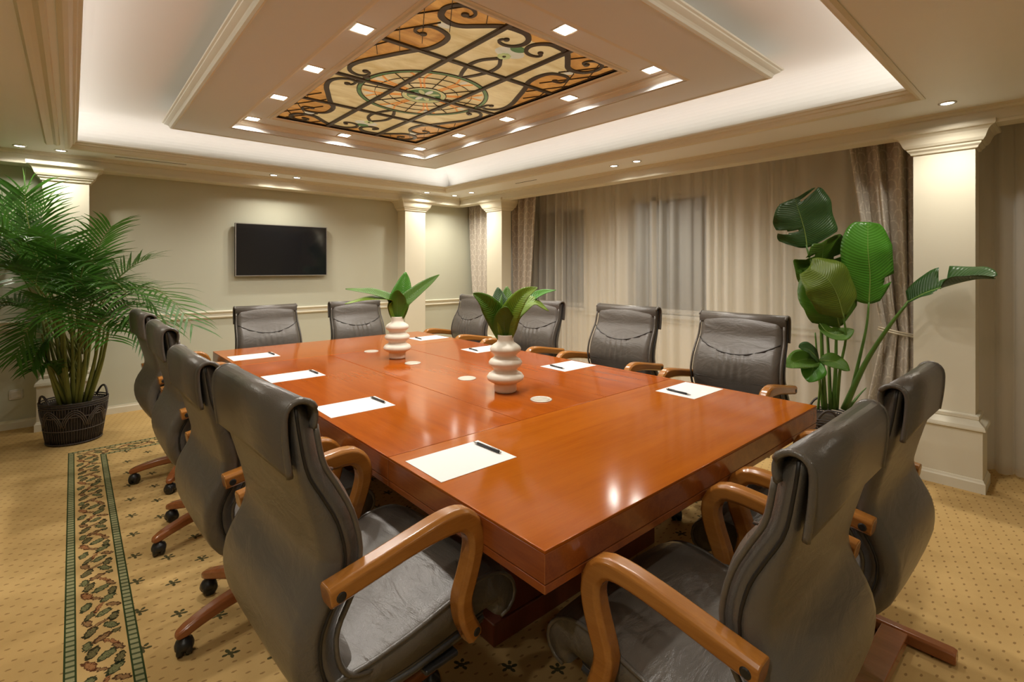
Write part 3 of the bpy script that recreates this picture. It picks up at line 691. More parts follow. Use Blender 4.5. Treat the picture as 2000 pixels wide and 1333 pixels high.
def make_upper(T_, sled):
    parts = []
    # rear shell
    rings = []
    for i in range(NST):
        wv = half_w(mid[i].z, i); o = offs(i, thick(i))
        if offs(i, 1).x > mid[i].x: pass
        rings.append([Vector((mid[i].x + (o.x - mid[i].x) * t, y * wv, mid[i].z + (o.z - mid[i].z) * t)) for y, t in RING])
    parts.append(MB().loft(rings).build('backrest_shell', 'leather', T_, True))
    # front cushion
    rings = []; KF = 31; nf = 61
    for i in range(KF):
        wv = half_w(mid[i].z, i) * (1 if i < KF - 2 else .97); d = (.043 + .004 * math.sin(PI * i / KF)) * (.45, .78, .95)[i] if i < 3 else .043 + .004 * math.sin(PI * i / KF)
        o = offs(i, -d); z = o.z; r = []
        for k in range(nf):
            y = -1 + 2 * k / (nf - 1); ay = abs(y)
            tt = 1 - max(0, (ay - .80) / .20) ** 2.6 if ay > .80 else 1.0
            sm = .905 - .085 * (1 - y * y)        # smile seam height
            bulge = .010 * (1 - ay ** 2)
            if z < sm: bulge += .008 * (1 - ay ** 4) * min(1, (sm - z) / .03)
            if .68 < z < sm and ay < .55: bulge += .0050 * math.sin(y * 36 + math.sin(z * 40)) * min(1, (z - .68) / .03) * (1 - ay / .55)
            dd = (d + bulge) * tt
            p = offs(i, -dd); r.append(Vector((p.x, y * wv, p.z)))
        r = [Vector((mid[i].x, -wv, mid[i].z))] + r[1:-1] + [Vector((mid[i].x, wv, mid[i].z))]
        rings.append(r)
    cu = MB().loft(rings).build('back_cushion', 'leather', T_, True); parts.append(cu)
    def front_pt(y, z):
        best = min(range(KF), key=lambda i: abs(offs(i, -.045).z - z))
        ay = abs(y); tt = 1 - max(0, (ay - .80) / .20) ** 2.6 if ay > .80 else 1.0
        sm = .905 - .085 * (1 - y * y)
        dd = (.0455 + .010 * (1 - ay ** 2) + (.004 * (1 - ay ** 4) if z <= sm + .01 else 0) + .002) * tt
        p = offs(best, -dd); return Vector((p.x, y * half_w(p.z, best), z))
    parts.append(MB().tube([front_pt(-1 + 2 * k / 28, .905 - .085 * (1 - (-1 + 2 * k / 28) ** 2)) for k in range(1, 28)], .0038, 6).build('back_seam', 'gusset', T_, True))
    parts.append(MB().tube([front_pt(-1 + 2 * k / 20, .672) for k in range(1, 20)], .0038, 6).build('back_seam', 'gusset', T_, True))
    # dark piping between the two halves, and edge rolls front and rear
    for sy in (-1, 1):
        parts.append(MB().tube([Vector((mid[i].x, sy * (half_w(mid[i].z, i) - .0005), mid[i].z)) for i in range(NST)], .0038, 6).build('dark_piping', 'dark', T_, True))
        parts.append(MB().tube([offs(i, -.036) + Vector((0, sy * half_w(mid[i].z, i) * .985, 0)) for i in range(2, KF)], .0065, 6).build('edge_roll', 'leather', T_, True))
    # headrest cover hooked over the top
    fl = crom([(x, 0, z) for x, z in ((-.228, .985), (-.224, 1.012), (-.230, 1.034), (-.247, 1.047), (-.266, 1.048), (-.281, 1.039), (-.2885, 1.02), (-.288, .98), (-.284, .94), (-.278, .898))], 24)
    mb = MB(); W = .251
    mb.sweep(fl, lambda i: [(-W, -.004), (-W, .004), (-W * .5, .010), (W * .5, .010), (W, .004), (W, -.004)], (0, 1, 0)) if False else None
    rings = []
    for i, p in enumerate(fl):
        a = fl[max(0, i - 1)]; b = fl[min(23, i + 1)]; t = (b - a).normalized(); nrm = Vector((-t.z, 0, t.x))
        rings.append([p + Vector((0, y, 0)) + nrm * h for y, h in ((-W, -.004), (-W, .004), (-W * .94, .006), (-W * .5, .008), (0, .009), (W * .5, .008), (W * .94, .006), (W, .004), (W, -.004), (0, -.002))])
    hc = MB().loft(rings).build('headrest_cover', 'leather', T_, True); parts.append(hc)
    for sy in (-1, 1):
        MB().tube([p + Vector((0, sy * W, 0)) for p in fl[4:]], .0072, 6).build('cover_piping', 'leather', hc, True)
    # seat cushion
    top = crom([(x, 0, z) for x, z in ((-.20, .447), (-.1, .450), (0, .462), (.1, .482), (.19, .498), (.255, .496), (.305, .474), (.338, .435), (.345, .395), (.325, .362), (.29, .352))], 26)
    inn_ = crom([(x, 0, z) for x, z in ((-.20, .385), (-.1, .385), (0, .387), (.1, .395), (.19, .402), (.24, .405), (.262, .402), (.272, .395), (.274, .386), (.268, .378), (.26, .372))], 26)
    rings = []
    for i in range(26):
        wv = .262 + .006 * math.sin(PI * i / 25); d = top[i] - inn_[i]
        rings.append([inn_[i] + d * t + Vector((0, y * wv, 0)) for y, t in ((-1, 0), (-1.005, .5), (-1, .88), (-.965, .97), (-.85, 1.02), (-.4, 1.07), (0, 1.05), (.4, 1.07), (.85, 1.02), (.965, .97), (1, .88), (1.005, .5), (1, 0))])
    sc_ = MB().loft(rings).build('seat_cushion', 'leather', T_, True); parts.append(sc_)
    for sy in (-1, 1):
        MB().tube([inn_[i] + (top[i] - inn_[i]) * .93 + Vector((0, sy * (.262 + .006 * math.sin(PI * i / 25)) * .995, 0)) for i in range(26)], .006, 6).build('seat_piping', 'leather', sc_, True)
        MB().tube([(-.16, sy * .258, .372), (.0, sy * .262, .366), (.22, sy * .262, .384)], .007, 6).build('under_rail', 'pan', sc_, True)
    # arms
    arm = [(-.222, .655), (-.12, .671), (-.02, .687), (.07, .696), (.125, .690), (.156, .660), (.165, .620), (.156, .575), (.140, .530), (.126, .490), (.132, .445), (.150, .405), (.160, .385)]
    if sled: arm = arm[:-3] + [(.132, .45), (.152, .38), (.168, .28), (.160, .17), (.120, .07), (.075, .030)]
    na = 40
    for sy in (-1, 1):
        pts = crom([(x, sy * (.288 if z > .42 else .288 + (.42 - z) * (.12 if sled else 0)), z) for x, z in arm], na)
        def sec(i):
            k = 1 + .25 * math.exp(-((i - na * .45) / (na * .14)) ** 2)
            return [(q[0], q[1]) for q in rsec(.0255, .0235 * k, .40)]
        rings = []
        for i, p in enumerate(pts):
            a = pts[max(0, i - 1)]; b = pts[min(na - 1, i + 1)]; t = (b - a); t.y = 0; t.normalize(); nrm = Vector((-t.z, 0, t.x))
            rings.append([p + Vector((0, q[0], 0)) + nrm * q[1] for q in sec(i)])
        am = MB().loft(rings).build('armrest', 'armwood', T_, bevel=.004); parts.append(am)
        bl = [(arm[0][0] + .022, arm[0][1])] + ([] if sled else [(.157, .402)])
        for (x, z) in bl:
            MB().loft([[(x + q * math.cos(2 * PI * j / 12), sy * yy, z + q * math.sin(2 * PI * j / 12)) for j in range(12)] for q, yy in ((.011, .30), (.011, .3135), (.008, .3155))]).build('bolt', 'dark', am)
        MB().box(-.2, -.165, min(sy * .255, sy * .27), max(sy * .255, sy * .27), .64, .675).build('arm_bracket', 'dark', am)
    return parts
def make_star(T_):
    low = []
    MB().tube([(0, 0, .10), (0, 0, .42)], .024, 16).build('gas_column', 'plastic', T_, True)
    MB().lathe([(.046, .08), (.05, .10), (.046, .135), (.03, .15)], 20).build('hub', 'plastic', T_, True)
    for k in range(5):
        a = 2 * PI * k / 5; c, s_ = math.cos(a), math.sin(a)
        rings = []
        for r, z, wd, h in ((.035, .115, .026, .026), (.10, .120, .026, .025), (.18, .112, .025, .023), (.25, .098, .024, .021), (.295, .086, .023, .019), (.318, .080, .018, .014), (.326, .078, .010, .008)):
            rings.append([Vector((r * c - q[0] * s_, r * s_ + q[0] * c, z + q[1])) for q in rsec(wd, h, .4)])
        lg = MB().loft(rings).build('leg', 'legwood', T_, bevel=.004)
        cx, cy = .298 * c, .298 * s_; ph = a + 1.2
        mb = MB(); ux, uy = math.cos(ph), math.sin(ph)
        for s2 in (-1, 1):
            ox, oy = cx - uy * .014 * s2, cy + ux * .014 * s2
            mb.loft([[(ox - uy * hh + ux * q * math.cos(2 * PI * j / 16), oy + ux * hh + uy * q * math.cos(2 * PI * j / 16), .028 + q * math.sin(2 * PI * j / 16)) for j in range(16)] for q, hh in ((.022, -.011), (.028, -.007), (.028, .007), (.022, .011))])
        mb.lathe([(.030, .026), (.031, .040), (.026, .054), (.012, .062), (.008, .074)], 14, (cx, cy, 0))
        MB_ = mb.build('caster', 'plastic', lg, True)
def make_under(T_):
    p = [MB().box(-.12, .14, -.13, .13, .340, .386).build('mechanism', 'plastic', T_, bevel=.01)]
    lv = MB().tube([(.06, -.10, .36), (.06, -.20, .352), (.07, -.235, .345)], .008, 8).build('lever', 'plastic', T_, True); p.append(lv)
    MB().box(.03, .13, -.275, -.225, .336, .350).build('lever_paddle', 'plastic', lv, bevel=.006)
    return p

proto = thing('conference_chair', (0, 0, 0), '', 'chair')
up = make_upper(proto, False) + make_under(proto)
upnames = {o.data.name for o in up}
make_star(proto)
GRP = 'grey leather conference chairs around the table'
CH = [(.589, 1.300, .060, math.radians(3), .30, 'grey leather chair on the palm side of the table, the nearest of four'),
      (.588, 2.170, .010, math.radians(2), 3.38, 'grey leather chair on the palm side of the table, second from the viewer'),
      (.589, 3.010, .045, math.radians(1), 3.50, 'grey leather chair on the palm side of the table, third from the viewer'),
      (.589, 3.910, .045, math.radians(3), 2.96, 'grey leather chair on the palm side of the table, the farthest beside the palm'),
      (2.735, 1.315, .052, PI, .2, 'grey leather chair on the curtain side nearest the paddle-leaf plant'),
      (2.732, 2.130, .052, PI + .01, .6, 'grey leather chair on the curtain side, second from the paddle-leaf plant'),
      (2.732, 3.02, .046, PI - .02, .9, 'grey leather chair on the curtain side seen behind the nearer vase'),
      (2.732, 3.93, .046, PI - .05, .4, 'grey leather chair on the curtain side in the far corner by the pilaster'),
      (1.286, 4.475, -.010, -PI / 2 + .01, .3, 'grey leather chair at the far table end, below the television'),
      (2.095, 4.475, -.008, -PI / 2 - .02, .7, 'grey leather chair at the far table end, beside the pilaster')]
for k, (x, y, dz, rz, ph, lab) in enumerate(CH):
    c = proto if k == 0 else copy_tree(proto)
    c.location = (x, y, 0); c.rotation_euler = (0, 0, rz); tag(c, lab, 'chair', GRP)
    for ch in c.children:
        if ch.data.name in upnames: ch.location.z = dz
        elif ch.name.startswith('leg'): ch.rotation_euler.z = ph - rz
# two sled-base chairs at the near end
sp = thing('conference_chair', (0, 0, 0), '', 'chair')
make_upper(sp, True)
for sy in (-1, 1):
    MB().loft([[Vector((x, sy * .334 + q[0], z + q[1])) for q in rsec(.024, hh, .35)] for x, z, hh in ((-.315, .026, .018), (-.305, .026, .024), (.10, .026, .024), (.13, .026, .018))]).build('runner', 'pedestal' if False else 'legwood', sp, bevel=.003)
    MB().box(-.12, .14, min(sy * .22, sy * .275), max(sy * .22, sy * .275), .345, .372).build('seat_rail', 'armwood', sp, bevel=.005)
MB().box(-.185, -.105, -.31, .31, .012, .048).build('crossbar', 'legwood', sp, bevel=.004)
MB().box(-.02, .03, -.31, .31, .352, .376).build('seat_crossbar', 'armwood', sp, bevel=.004)
for k, (x, y, rz, lab) in enumerate(((1.212, .590, PI / 2, 'grey leather chair with wooden sled base at the near table end, the nearer one'), (1.962, .590, PI / 2 - .01, 'grey leather chair with sled base at the near table end, before the pillar'))):
    c = sp if k == 0 else copy_tree(sp)
    c.location = (x, y, 0); c.rotation_euler = (0, 0, rz); tag(c, lab, 'chair', 'sled-base chairs at the near table end')

# ------------------------------------------------------------------ television and switch
tv = thing('television', (1.788, YF, 1.564), 'flat black television hung on the sage grey wall', 'television')
MB().box(-.35, .35, -.03, 0, -.2, .2).build('wall_mount', 'dark', tv)
MB().box(-.49, .49, -.062, -.028, -.286, .286).build('back_case', 'dark', tv, bevel=.004)
MB().frame(-.482, .482, -.278, .278, [(0, -.001), (0, .004), (.008, .004), (.008, -.001)]).build('bezel', 'bezel', tv)
b = [c for c in tv.children if c.name.startswith('bezel')][0]; b.rotation_euler = (PI / 2, 0, 0); b.location = (0, -.062, 0)
MB().box(-.482, .482, -.0645, -.061, -.278, .278).build('screen', 'screen', tv)
sw = thing('wall_switch', (-.36, YF, .29), 'white double wall socket beside the palm', 'switch')
MB().box(-.042, .042, -.010, 0, -.042, .042).build('plate', 'switch', sw, bevel=.004)
MB().box(-.032, .032, -.014, -.009, -.030, .030).build('insert', 'switch', sw, bevel=.003)

# ------------------------------------------------------------------ curtains
def cloth(name, mat, x, ya, yb, z0, z1, folds, amp, label, cat, nz=28, nu=None, shape=None, seed=0, grp=None, th=0.0):
    rnd = random.Random(seed); nu = nu or folds * 8
    ph = [rnd.uniform(0, 6.28) for _ in range(6)]
    mb = MB(); vs, fs, uv = [], [], []
    for j in range(nz + 1):
        v = j / nz; z = z1 + (z0 - z1) * v
        a, b, sq = shape(z) if shape else (ya, yb, 1.0)
        for i in range(nu + 1):
            u = i / nu
            uu = u + .016 * math.sin(u * 17 + ph[0]) + .007 * math.sin(u * 53 + ph[1])
            f = math.sin(2 * PI * folds * uu + ph[2] + .5 * math.sin(v * 2 + ph[3]))
            f = (abs(f) ** .8) * (1 if f > 0 else -1)
            am = amp * sq * (.70 + .32 * math.sin(u * 23 + ph[4]) + .2 * math.sin(u * 61 + ph[1])) * (.75 + .25 * v if not shape else 1)
            vs.append((x + am * f, a + (b - a) * u + .25 * amp * math.cos(2 * PI * folds * uu + ph[5]), z))
            uv.append((u * (yb - ya) * 1.7, z))
    for j in range(nz):
        for i in range(nu):
            a = j * (nu + 1) + i; fs.append((a, a + 1, a + nu + 2, a + nu + 1))
    mb.add(vs, fs); mb.uv = uv
    o = mb.build(name, mat, None, True)
    if th:
        s_ = o.modifiers.new('thickness', 'SOLIDIFY'); s_.thickness = th
    if label: tag(o, label, cat, grp)
    return o
cloth('sheer_curtain', 'sheer', 4.56, .80, 5.93, 0.02, 2.50, 38, .062, 'long pleated sheer curtain hanging between the pillars', 'curtain', nz=14, seed=3)
cloth('sheer_curtain', 'sheer', 4.60, -1.9, .62, .02, 2.50, 18, .055, 'grey sheer curtain beyond the pillar beside the paddle-leaf plant', 'curtain', nz=14, seed=5)
def lerp(a, b, t): return a + (b - a) * max(0, min(1, t))
def sh(top, tie, bot, zt):
    def f(z):
        if z > zt:
            k = ((z - zt) / (2.5 - zt)) ** .8
            return lerp(tie[0], top[0], k), lerp(tie[1], top[1], k), lerp(.45, 1, k * 1.6)
        k = (zt - z) / zt
        return lerp(tie[0], bot[0], k * 1.6), lerp(tie[1], bot[1], k * 1.6), lerp(.45, .8, k * 2)
    return f
DR = [((.72, 1.165), (.74, .93), (.72, 1.03), .92, 'patterned grey drape tied back beside the paddle-leaf plant', 3),
      ((4.50, 4.99), (4.66, 4.96), (4.56, 4.98), .95, 'grey drape on the sheer-curtain side of the far pillar', 3),
      ((5.22, 5.95), (5.42, 5.86), (5.36, 5.90), .95, 'grey drape in the far corner beside the sage wall', 4)]
for k, (tp_, ti, bo, zt, lab, nfold) in enumerate(DR):
    d = thing('drape', (0, 0, 0), lab, 'curtain', 'patterned grey drapes')
    c = cloth('fabric', 'drape', 4.42, tp_[0], tp_[1], .015, 2.50, nfold, .055, None, None, nz=44, nu=64, shape=sh(tp_, ti, bo, zt), seed=11 + k, th=.004)
    c.parent = d
    ym, yw = (ti[0] + ti[1]) / 2, (ti[1] - ti[0]) / 2
    MB().tube([(4.42 + .05 * math.cos(a), ym + (yw + .02) * math.sin(a), zt + .02 * math.sin(a)) for a in [2 * PI * j / 32 for j in range(32)]], .007, 6, True).build('tieback_cord', 'cord', d, True)
    MB().tube([(4.42 + .055 * math.cos(a), ym + (yw + .025) * math.sin(a), zt - .014 + .02 * math.sin(a)) for a in [2 * PI * j / 32 for j in range(32)]], .006, 6, True).build('tieback_cord', 'cord', d, True)

# ------------------------------------------------------------------ leaves
def leaf(name, rib, width, nrm, mat, parent, fold=.25, wave=.03, prof=None, tears=(), nl=26, nw=5, curl=0.0, ribmat='midrib', ribr=.005):
    rib = crom(rib, nl); nrm = Vector(nrm).normalized(); vs, fs = [], []
    prof = prof or (lambda s: max(.02, math.sin(PI * min(1, s ** .75 * .97 + .03))) ** .7)
    for i, p in enumerate(rib):
        s = i / (nl - 1); a = rib[max(0, i - 1)]; b = rib[min(nl - 1, i + 1)]; t = (b - a).normalized()
        n2 = (nrm - t * nrm.dot(t)).normalized(); sd = t.cross(n2); W = width * prof(s)
        for k in range(-nw, nw + 1):
            f = k / nw; af = abs(f)
            h = fold * af * W - curl * af * af * W + wave * width * math.sin(s * 14 + k * .7 + (3 if k > 0 else 0)) * af
            vs.append(p + sd * (f * W) + n2 * h + t * (af * af * W * .25))
    m = 2 * nw + 1
    for i in range(nl - 1):
        for k in range(2 * nw):
            sd = -1 if k < nw else 1; s = i / (nl - 1); af = abs((k + .5 - nw) / nw)
            if any(sd == q[0] and abs(s - q[1]) < q[2] * (af - .15) for q in tears): continue
            a = i * m + k; fs.append((a, a + 1, a + m + 1, a + m))
    lm = MB().add(vs, fs); lm.uv = [((k - nw) / nw, i / (nl - 1)) for i in range(nl) for k in range(m)]
    o = lm.build(name, mat, parent, True)
    so = o.modifiers.new('thickness', 'SOLIDIFY'); so.thickness = .0018; so.offset = 0
    if ribr: MB().tube([p - nrm * .0 for p in rib], [ribr * (1 - .8 * i / (nl - 1)) for i in range(nl)], 6).build('midrib', ribmat, o, True)
    return o
VIEW = Vector((-math.sin(YAW), -math.cos(YAW), 0.0))     # from the plants towards the table's near end
SIDE = Vector((math.cos(YAW), -math.sin(YAW), 0.0))
UP = Vector((0, 0, 1))

def basket(parent, cx, cy, rt, rb, h):
    def rad(z): return rb + (rt - rb) * (z / h) ** .8
    MB().lathe([(rb - .012, .004), (rb - .006, .01)] + [(rad(h * k / 8) - .014, h * k / 8) for k in range(1, 8)] + [(rt - .014, h * .93), (rt - .03, h * .88), (.0, h * .88)], 32, (cx, cy, 0)).build('inner_pot', 'wicker', parent, True)
    MB().lathe([(rt - .03, h * .885), (rt - .06, h * .91), (.0, h * .92)], 24, (cx, cy, 0)).build('soil', 'soil', parent)
    st = MB(); ns = 72
    for k in range(ns):
        a = 2 * PI * k / ns; pts = []
        for j in range(6):
            z = h * .93 * j / 5 + .004; r = rad(min(h, z)) + .002 + .0015 * (k % 2); pts.append((cx + r * math.cos(a), cy + r * math.sin(a), z))
        st.tube(pts, .0042, 5)
    o = st.build('stakes', 'wicker', parent, True); o['kind'] = 'stuff'
    for z in (.012, h * .36, h * .68, h * .90, h * .95, h):
        MB().tube([(cx + (rad(z) + .006) * math.cos(2 * PI * j / 40), cy + (rad(z) + .006) * math.sin(2 * PI * j / 40), z) for j in range(40)], .006 if z > h * .85 or z < .02 else .0035, 6, True).build('hoop', 'wicker_light' if .02 < z < h * .85 else 'wicker', parent, True)
    for k in range(8):
        a0 = 2 * PI * k / 8
        for q in range(3):
            pts = []
            for j in range(13):
                tt = j / 12; a = a0 + (tt - .5) * (.86 - .12 * q); z = h * (.45 + (.40 - .05 * q) * math.sin(PI * tt) ** .7); r = rad(z) + .008
                pts.append((cx + r * math.cos(a), cy + r * math.sin(a), z))
            MB().tube(pts, .004, 5).build('arch', 'wicker_light', parent, True)
    for a0 in (.45, .45 + PI):
        pts = []
        for j in range(15):
            tt = j / 14; a = a0 + (tt - .5) * .75; z = h * .95 + .085 * math.sin(PI * tt) ** .8
            pts.append((cx + rt * math.cos(a), cy + rt * math.sin(a), z))
        MB().tube(pts, .008, 7).build('handle', 'wicker', parent, True)

# --- palm
PX, PY = .012, 5.285
palm = thing('potted_palm', (0, 0, 0), 'tall feathery palm in a black wicker basket beside the pilaster', 'plant')
bk = thing('wicker_basket', (0, 0, 0), 'black wicker basket holding the palm', 'basket'); basket(bk, PX, PY, .205, .162, .325)
rnd = random.Random(21)
def clampw(p):
    y = min(p.y, 5.95)
    if -.30 < p.x < .22: y = min(y, 5.70)
    return (p.x, y, p.z)
def frond(base, ctrl, tip, nleaf, ll, width=.012, droop=.5):
    base, ctrl, tip = Vector(base), Vector(ctrl), Vector(tip)
    N = 30
    rib = [base * (1 - s) ** 2 + ctrl * 2 * s * (1 - s) + tip * s * s for s in [i / (N - 1) for i in range(N)]]
    fr = MB().tube(rib, [.0075 * (1 - .85 * i / (N - 1)) for i in range(N)], 5).build('frond_stalk', 'palmstem', palm, True)
    mb = MB()
    for k in range(nleaf):
        s = .36 + .64 * (k + .5) / nleaf; q = s * (N - 1); i = min(N - 2, int(q)); p = rib[i].lerp(rib[i + 1], q - i)
        t = (rib[i + 1] - rib[i]).normalized(); sd = t.cross(UP)
        sd = sd.normalized() if sd.length > .05 else SIDE.copy()
        nu = sd.cross(t).normalized()
        L = ll * (.45 + .75 * math.sin(PI * min(1, (s - .30) * 1.25)) ** .8) * rnd.uniform(.88, 1.1)
        for s2 in (-1, 1):
            d = (sd * s2 * 1.0 + t * (.55 + .9 * (s - .36)) + nu * rnd.uniform(.15, .45)).normalized()
            pts = []; pos = p.copy(); dd = d.copy()
            for j in range(5):
                pts.append(pos.copy()); pos = pos + dd * (L / 4); dd = (dd + Vector((0, 0, -droop * .22 * (j + 1) * rnd.uniform(.6, 1.3)))).normalized()
            wv = d.cross(nu).normalized(); W = [width * .5, width, width * .9, width * .55, .0008]
            b = len(mb.v); mb.v += [clampw(x) for j in range(5) for x in (pts[j] + wv * W[j] + nu * W[j] * .35, pts[j] - wv * W[j] + nu * W[j] * .35)]
            mb.f += [[b + 2 * j, b + 2 * j + 1, b + 2 * j + 3, b + 2 * j + 2] for j in range(4)]
    lf = mb.build('leaflets', 'palm', fr, False); lf['kind'] = 'stuff'
PD = PX * math.sin(YAW) + PY * math.cos(YAW)              # depth of the palm clump
for k in range(24):
    a = 2 * PI * k / 24 + rnd.uniform(-.2, .2); r0 = rnd.uniform(.02, .10); r1 = r0 + rnd.uniform(.03, .16)
    b = Vector((PX + r0 * math.cos(a), PY + r0 * math.sin(a), .29)); tpp = Vector((PX + r1 * math.cos(a), PY + r1 * math.sin(a), rnd.uniform(.75, 1.05)))
    m_ = (b + tpp) / 2 + Vector((0.02 * math.cos(a), .02 * math.sin(a), 0))
    MB().tube(crom([b, m_, tpp], 8), [.015, .014, .013, .012, .010, .009, .008, .007], 8).build('cane', 'palmstem', palm, True)
FR = [  # control px, tip px, tip depth offset, leaflet length
    ((30, 440), (52, 372), .05, .30), ((20, 430), (-70, 395), .05, .32), ((50, 500), (88, 400), .15, .26), ((10, 470), (10, 395), .20, .30), ((160, 540), (218, 442), -.15, .24), ((195, 560), (288, 508), .12, .25),
    ((250, 470), (378, 640), -.30, .26), ((230, 500), (330, 640), .05, .27), ((60, 470), (-40, 560), -.25, .32), ((40, 520), (-60, 660), -.10, .30), ((70, 460), (20, 470), -.45, .30), ((100, 470), (110, 470), -.55, .28),
    ((180, 540), (270, 620), -.45, .28), ((90, 560), (30, 700), -.40, .28), ((160, 600), (215, 668), -.55, .24), ((120, 560), (150, 640), -.62, .26), ((60, 600), (45, 690), .05, .24),
    ((20, 420), (-90, 470), .22, .34), ((215, 560), (300, 690), -.20, .22), ((75, 500), (70, 560), -.60, .30), ((200, 520), (250, 580), -.60, .27),
    ((140, 490), (190, 520), -.35, .28), ((30, 480), (-30, 440), -.35, .32), ((95, 640), (60, 720), -.30, .16), ((110, 520), (60, 460), .25, .28), ((170, 500), (215, 560), .2, .26),
    ((130, 540), (165, 560), -.5, .28), ((80, 540), (100, 620), -.55, .26), ((10, 560), (-20, 640), .1, .28), ((190, 590), (240, 640), -.3, .22), ((150, 560), (130, 500), -.3, .26), ((200, 600), (300, 600), -.1, .24), ((60, 540), (0, 520), -.5, .28), ((30, 440), (-20, 500), .1, .30)]
for (cpx, tpx, dd, ll) in FR:
    a = rnd.uniform(0, 6.28); b = Vector((PX + .05 * math.cos(a), PY + .05 * math.sin(a), rnd.uniform(.42, .8)))
    c_ = P(cpx[0], cpx[1] - 30, PD + dd * .4); tq = P(tpx[0], tpx[1], PD + dd)
    for q in (c_, tq):
        if q.y > 5.72: q.y = 5.72
    frond(b, c_, tq, 21, ll * 1.0, .0088, .34)
frond((PX - .03, PY, .30), P(100, 690, PD - .15), P(78, 720, PD - .25), 16, .15, .010, .5)
frond((PX - .03, PY, .30), P(110, 700, PD - .15), P(58, 690, PD - .2), 14, .13, .008, .7)

# --- paddle-leaf plant (strelitzia) in a wicker basket
SX_, SY_ = 4.02, 1.190
bk2 = thing('wicker_basket', (0, 0, 0), 'black wicker basket behind the table corner by the drape', 'basket'); basket(bk2, SX_, SY_, .185, .15, .33)
pl = thing('paddle_leaf_plant', (0, 0, 0), 'tall plant with big paddle leaves beside the pillar', 'plant')
SD = SX_ * math.sin(YAW) + SY_ * math.cos(YAW)
def stem(pts, r0, r1, n=16):
    c = crom(pts, n); return MB().tube(c, [r0 + (r1 - r0) * i / (n - 1) for i in range(n)], 8).build('stem', 'stem', pl, True)
def base_at(px): return P(px, 800, SD)
full = lambda s: min(1, s / .14 + .2) * (math.sin(PI * min(1, .06 + s * .90)) ** .42) * (1 - .15 * s)
blunt = lambda s: min(1, (s / .10 + .15)) ** .5 * (1 - max(0, (s - .72) / .30) ** 2) ** .5 * (.92 + .08 * math.sin(3 * s)) if s < .999 else .05
d0 = SD
stem([base_at(1612), P(1606, 700, d0), P(1601, 600, d0 - .02), P(1580, 500, d0 - .02), P(1574, 478, d0 - .02)], .016, .006)
leaf('leaf', [P(1576, 484, d0 - .02), P(1572, 455, d0 - .03), P(1564, 425, d0 - .05), P(1552, 388, d0 - .08)], .225, VIEW + UP * .25, 'leaf_dark', pl, .12, .05, blunt, ((-1, .36, .10), (1, .88, .05)))
stem([base_at(1655), P(1674, 720, d0 - .04), P(1692, 640, d0 - .07), P(1697, 590, d0 - .08)], .015, .006)
leaf('leaf', [P(1697, 594, d0 - .08), P(1699, 540, d0 - .10), P(1695, 490, d0 - .12), P(1695, 434, d0 - .09)], .168, VIEW + SIDE * -.1, 'leaf_bright', pl, -.10, .03, lambda s: (.45 + .55 * min(1, s / .25)) * (1 - max(0, (s - .55) / .46) ** 2.2) ** .5 if s < .999 else .04, ((1, .22, .04),))
stem([base_at(1622), P(1618, 690, d0 + .05), P(1612, 600, d0 + .06), P(1608, 568, d0 + .06)], .014, .006)
leaf('leaf', [P(1608, 572, d0 + .06), P(1607, 540, d0 + .04), P(1606, 505, d0 + .02), P(1608, 472, d0 - .06)], .235, VIEW + UP * .3, 'leaf_mid', pl, .05, .05, full, ((-1, .75, .05), (1, .55, .03)))
stem([base_at(1634), P(1641, 720, d0 - .08), P(1652, 660, d0 - .12), P(1646, 612, d0 - .14)], .013, .006)
leaf('leaf', [P(1648, 622, d0 - .14), P(1636, 580, d0 - .17), P(1616, 545, d0 - .19), P(1580, 522, d0 - .14)], .200, VIEW + UP * .35, 'leaf_olive', pl, -.15, .05, full)
stem([base_at(1628), P(1632, 720, d0), P(1634, 650, d0), P(1640, 640, d0)], .017, .008)
leaf('leaf', [P(1640, 640, d0 - .05), P(1630, 600, d0 - .08), P(1622, 570, d0 - .06), P(1640, 530, d0)], .225, VIEW + UP * .1, 'leaf_mid', pl, -.12, .05, full)
stem([base_at(1648), P(1690, 710, d0 - .10), P(1735, 640, d0 - .25), P(1776, 588, 3.21)], .022, .008)
leaf('leaf', [P(1774, 590, 3.21), P(1810, 572, 3.11), P(1860, 556, 2.99), P(1905, 546, 2.87), P(1944, 545, 2.77)], .115, UP * 1.0 + VIEW * 1.1, 'leaf_dark', pl, .55, .05, lambda s: max(.03, math.sin(PI * min(1, .10 + s * .90))) ** .55, ((1, .40, .10), (-1, .42, .08), (-1, .96, .05)))
stem([base_at(1608), P(1598, 720, d0), P(1592, 650, d0)], .012, .005)
leaf('leaf', [P(1601, 632, d0 - .05), P(1615, 648, d0 - .1), P(1640, 655, d0 - .12), P(1667, 644, d0 - .1)], .058, VIEW + UP * .9, 'leaf_mid', pl, .3, .04)
stem([base_at(1598), P(1602, 740, d0 - .06), P(1600, 706, d0 - .08)], .009, .004)
for (tp2, wd, mt) in (((1534, 716), .075, 'leaf_mid'), ((1578, 746), .085, 'leaf_bright'), ((1560, 678), .06, 'leaf_dark'), ((1660, 724), .062, 'leaf_mid')):
    tq = P(tp2[0], tp2[1], d0 - .16); bq = P(1600, 704, d0 - .08); mq = (tq + bq) / 2 + UP * .025
    leaf('leaf', [bq, mq, tq], wd, UP * .7 + VIEW * .8, mt, pl, .15, .05, None, (), 18, 4, 0, 'midrib', .003)
stem([base_at(1655), P(1680, 770, d0 + .03), P(1692, 758, d0 + .04)], .012, .003)

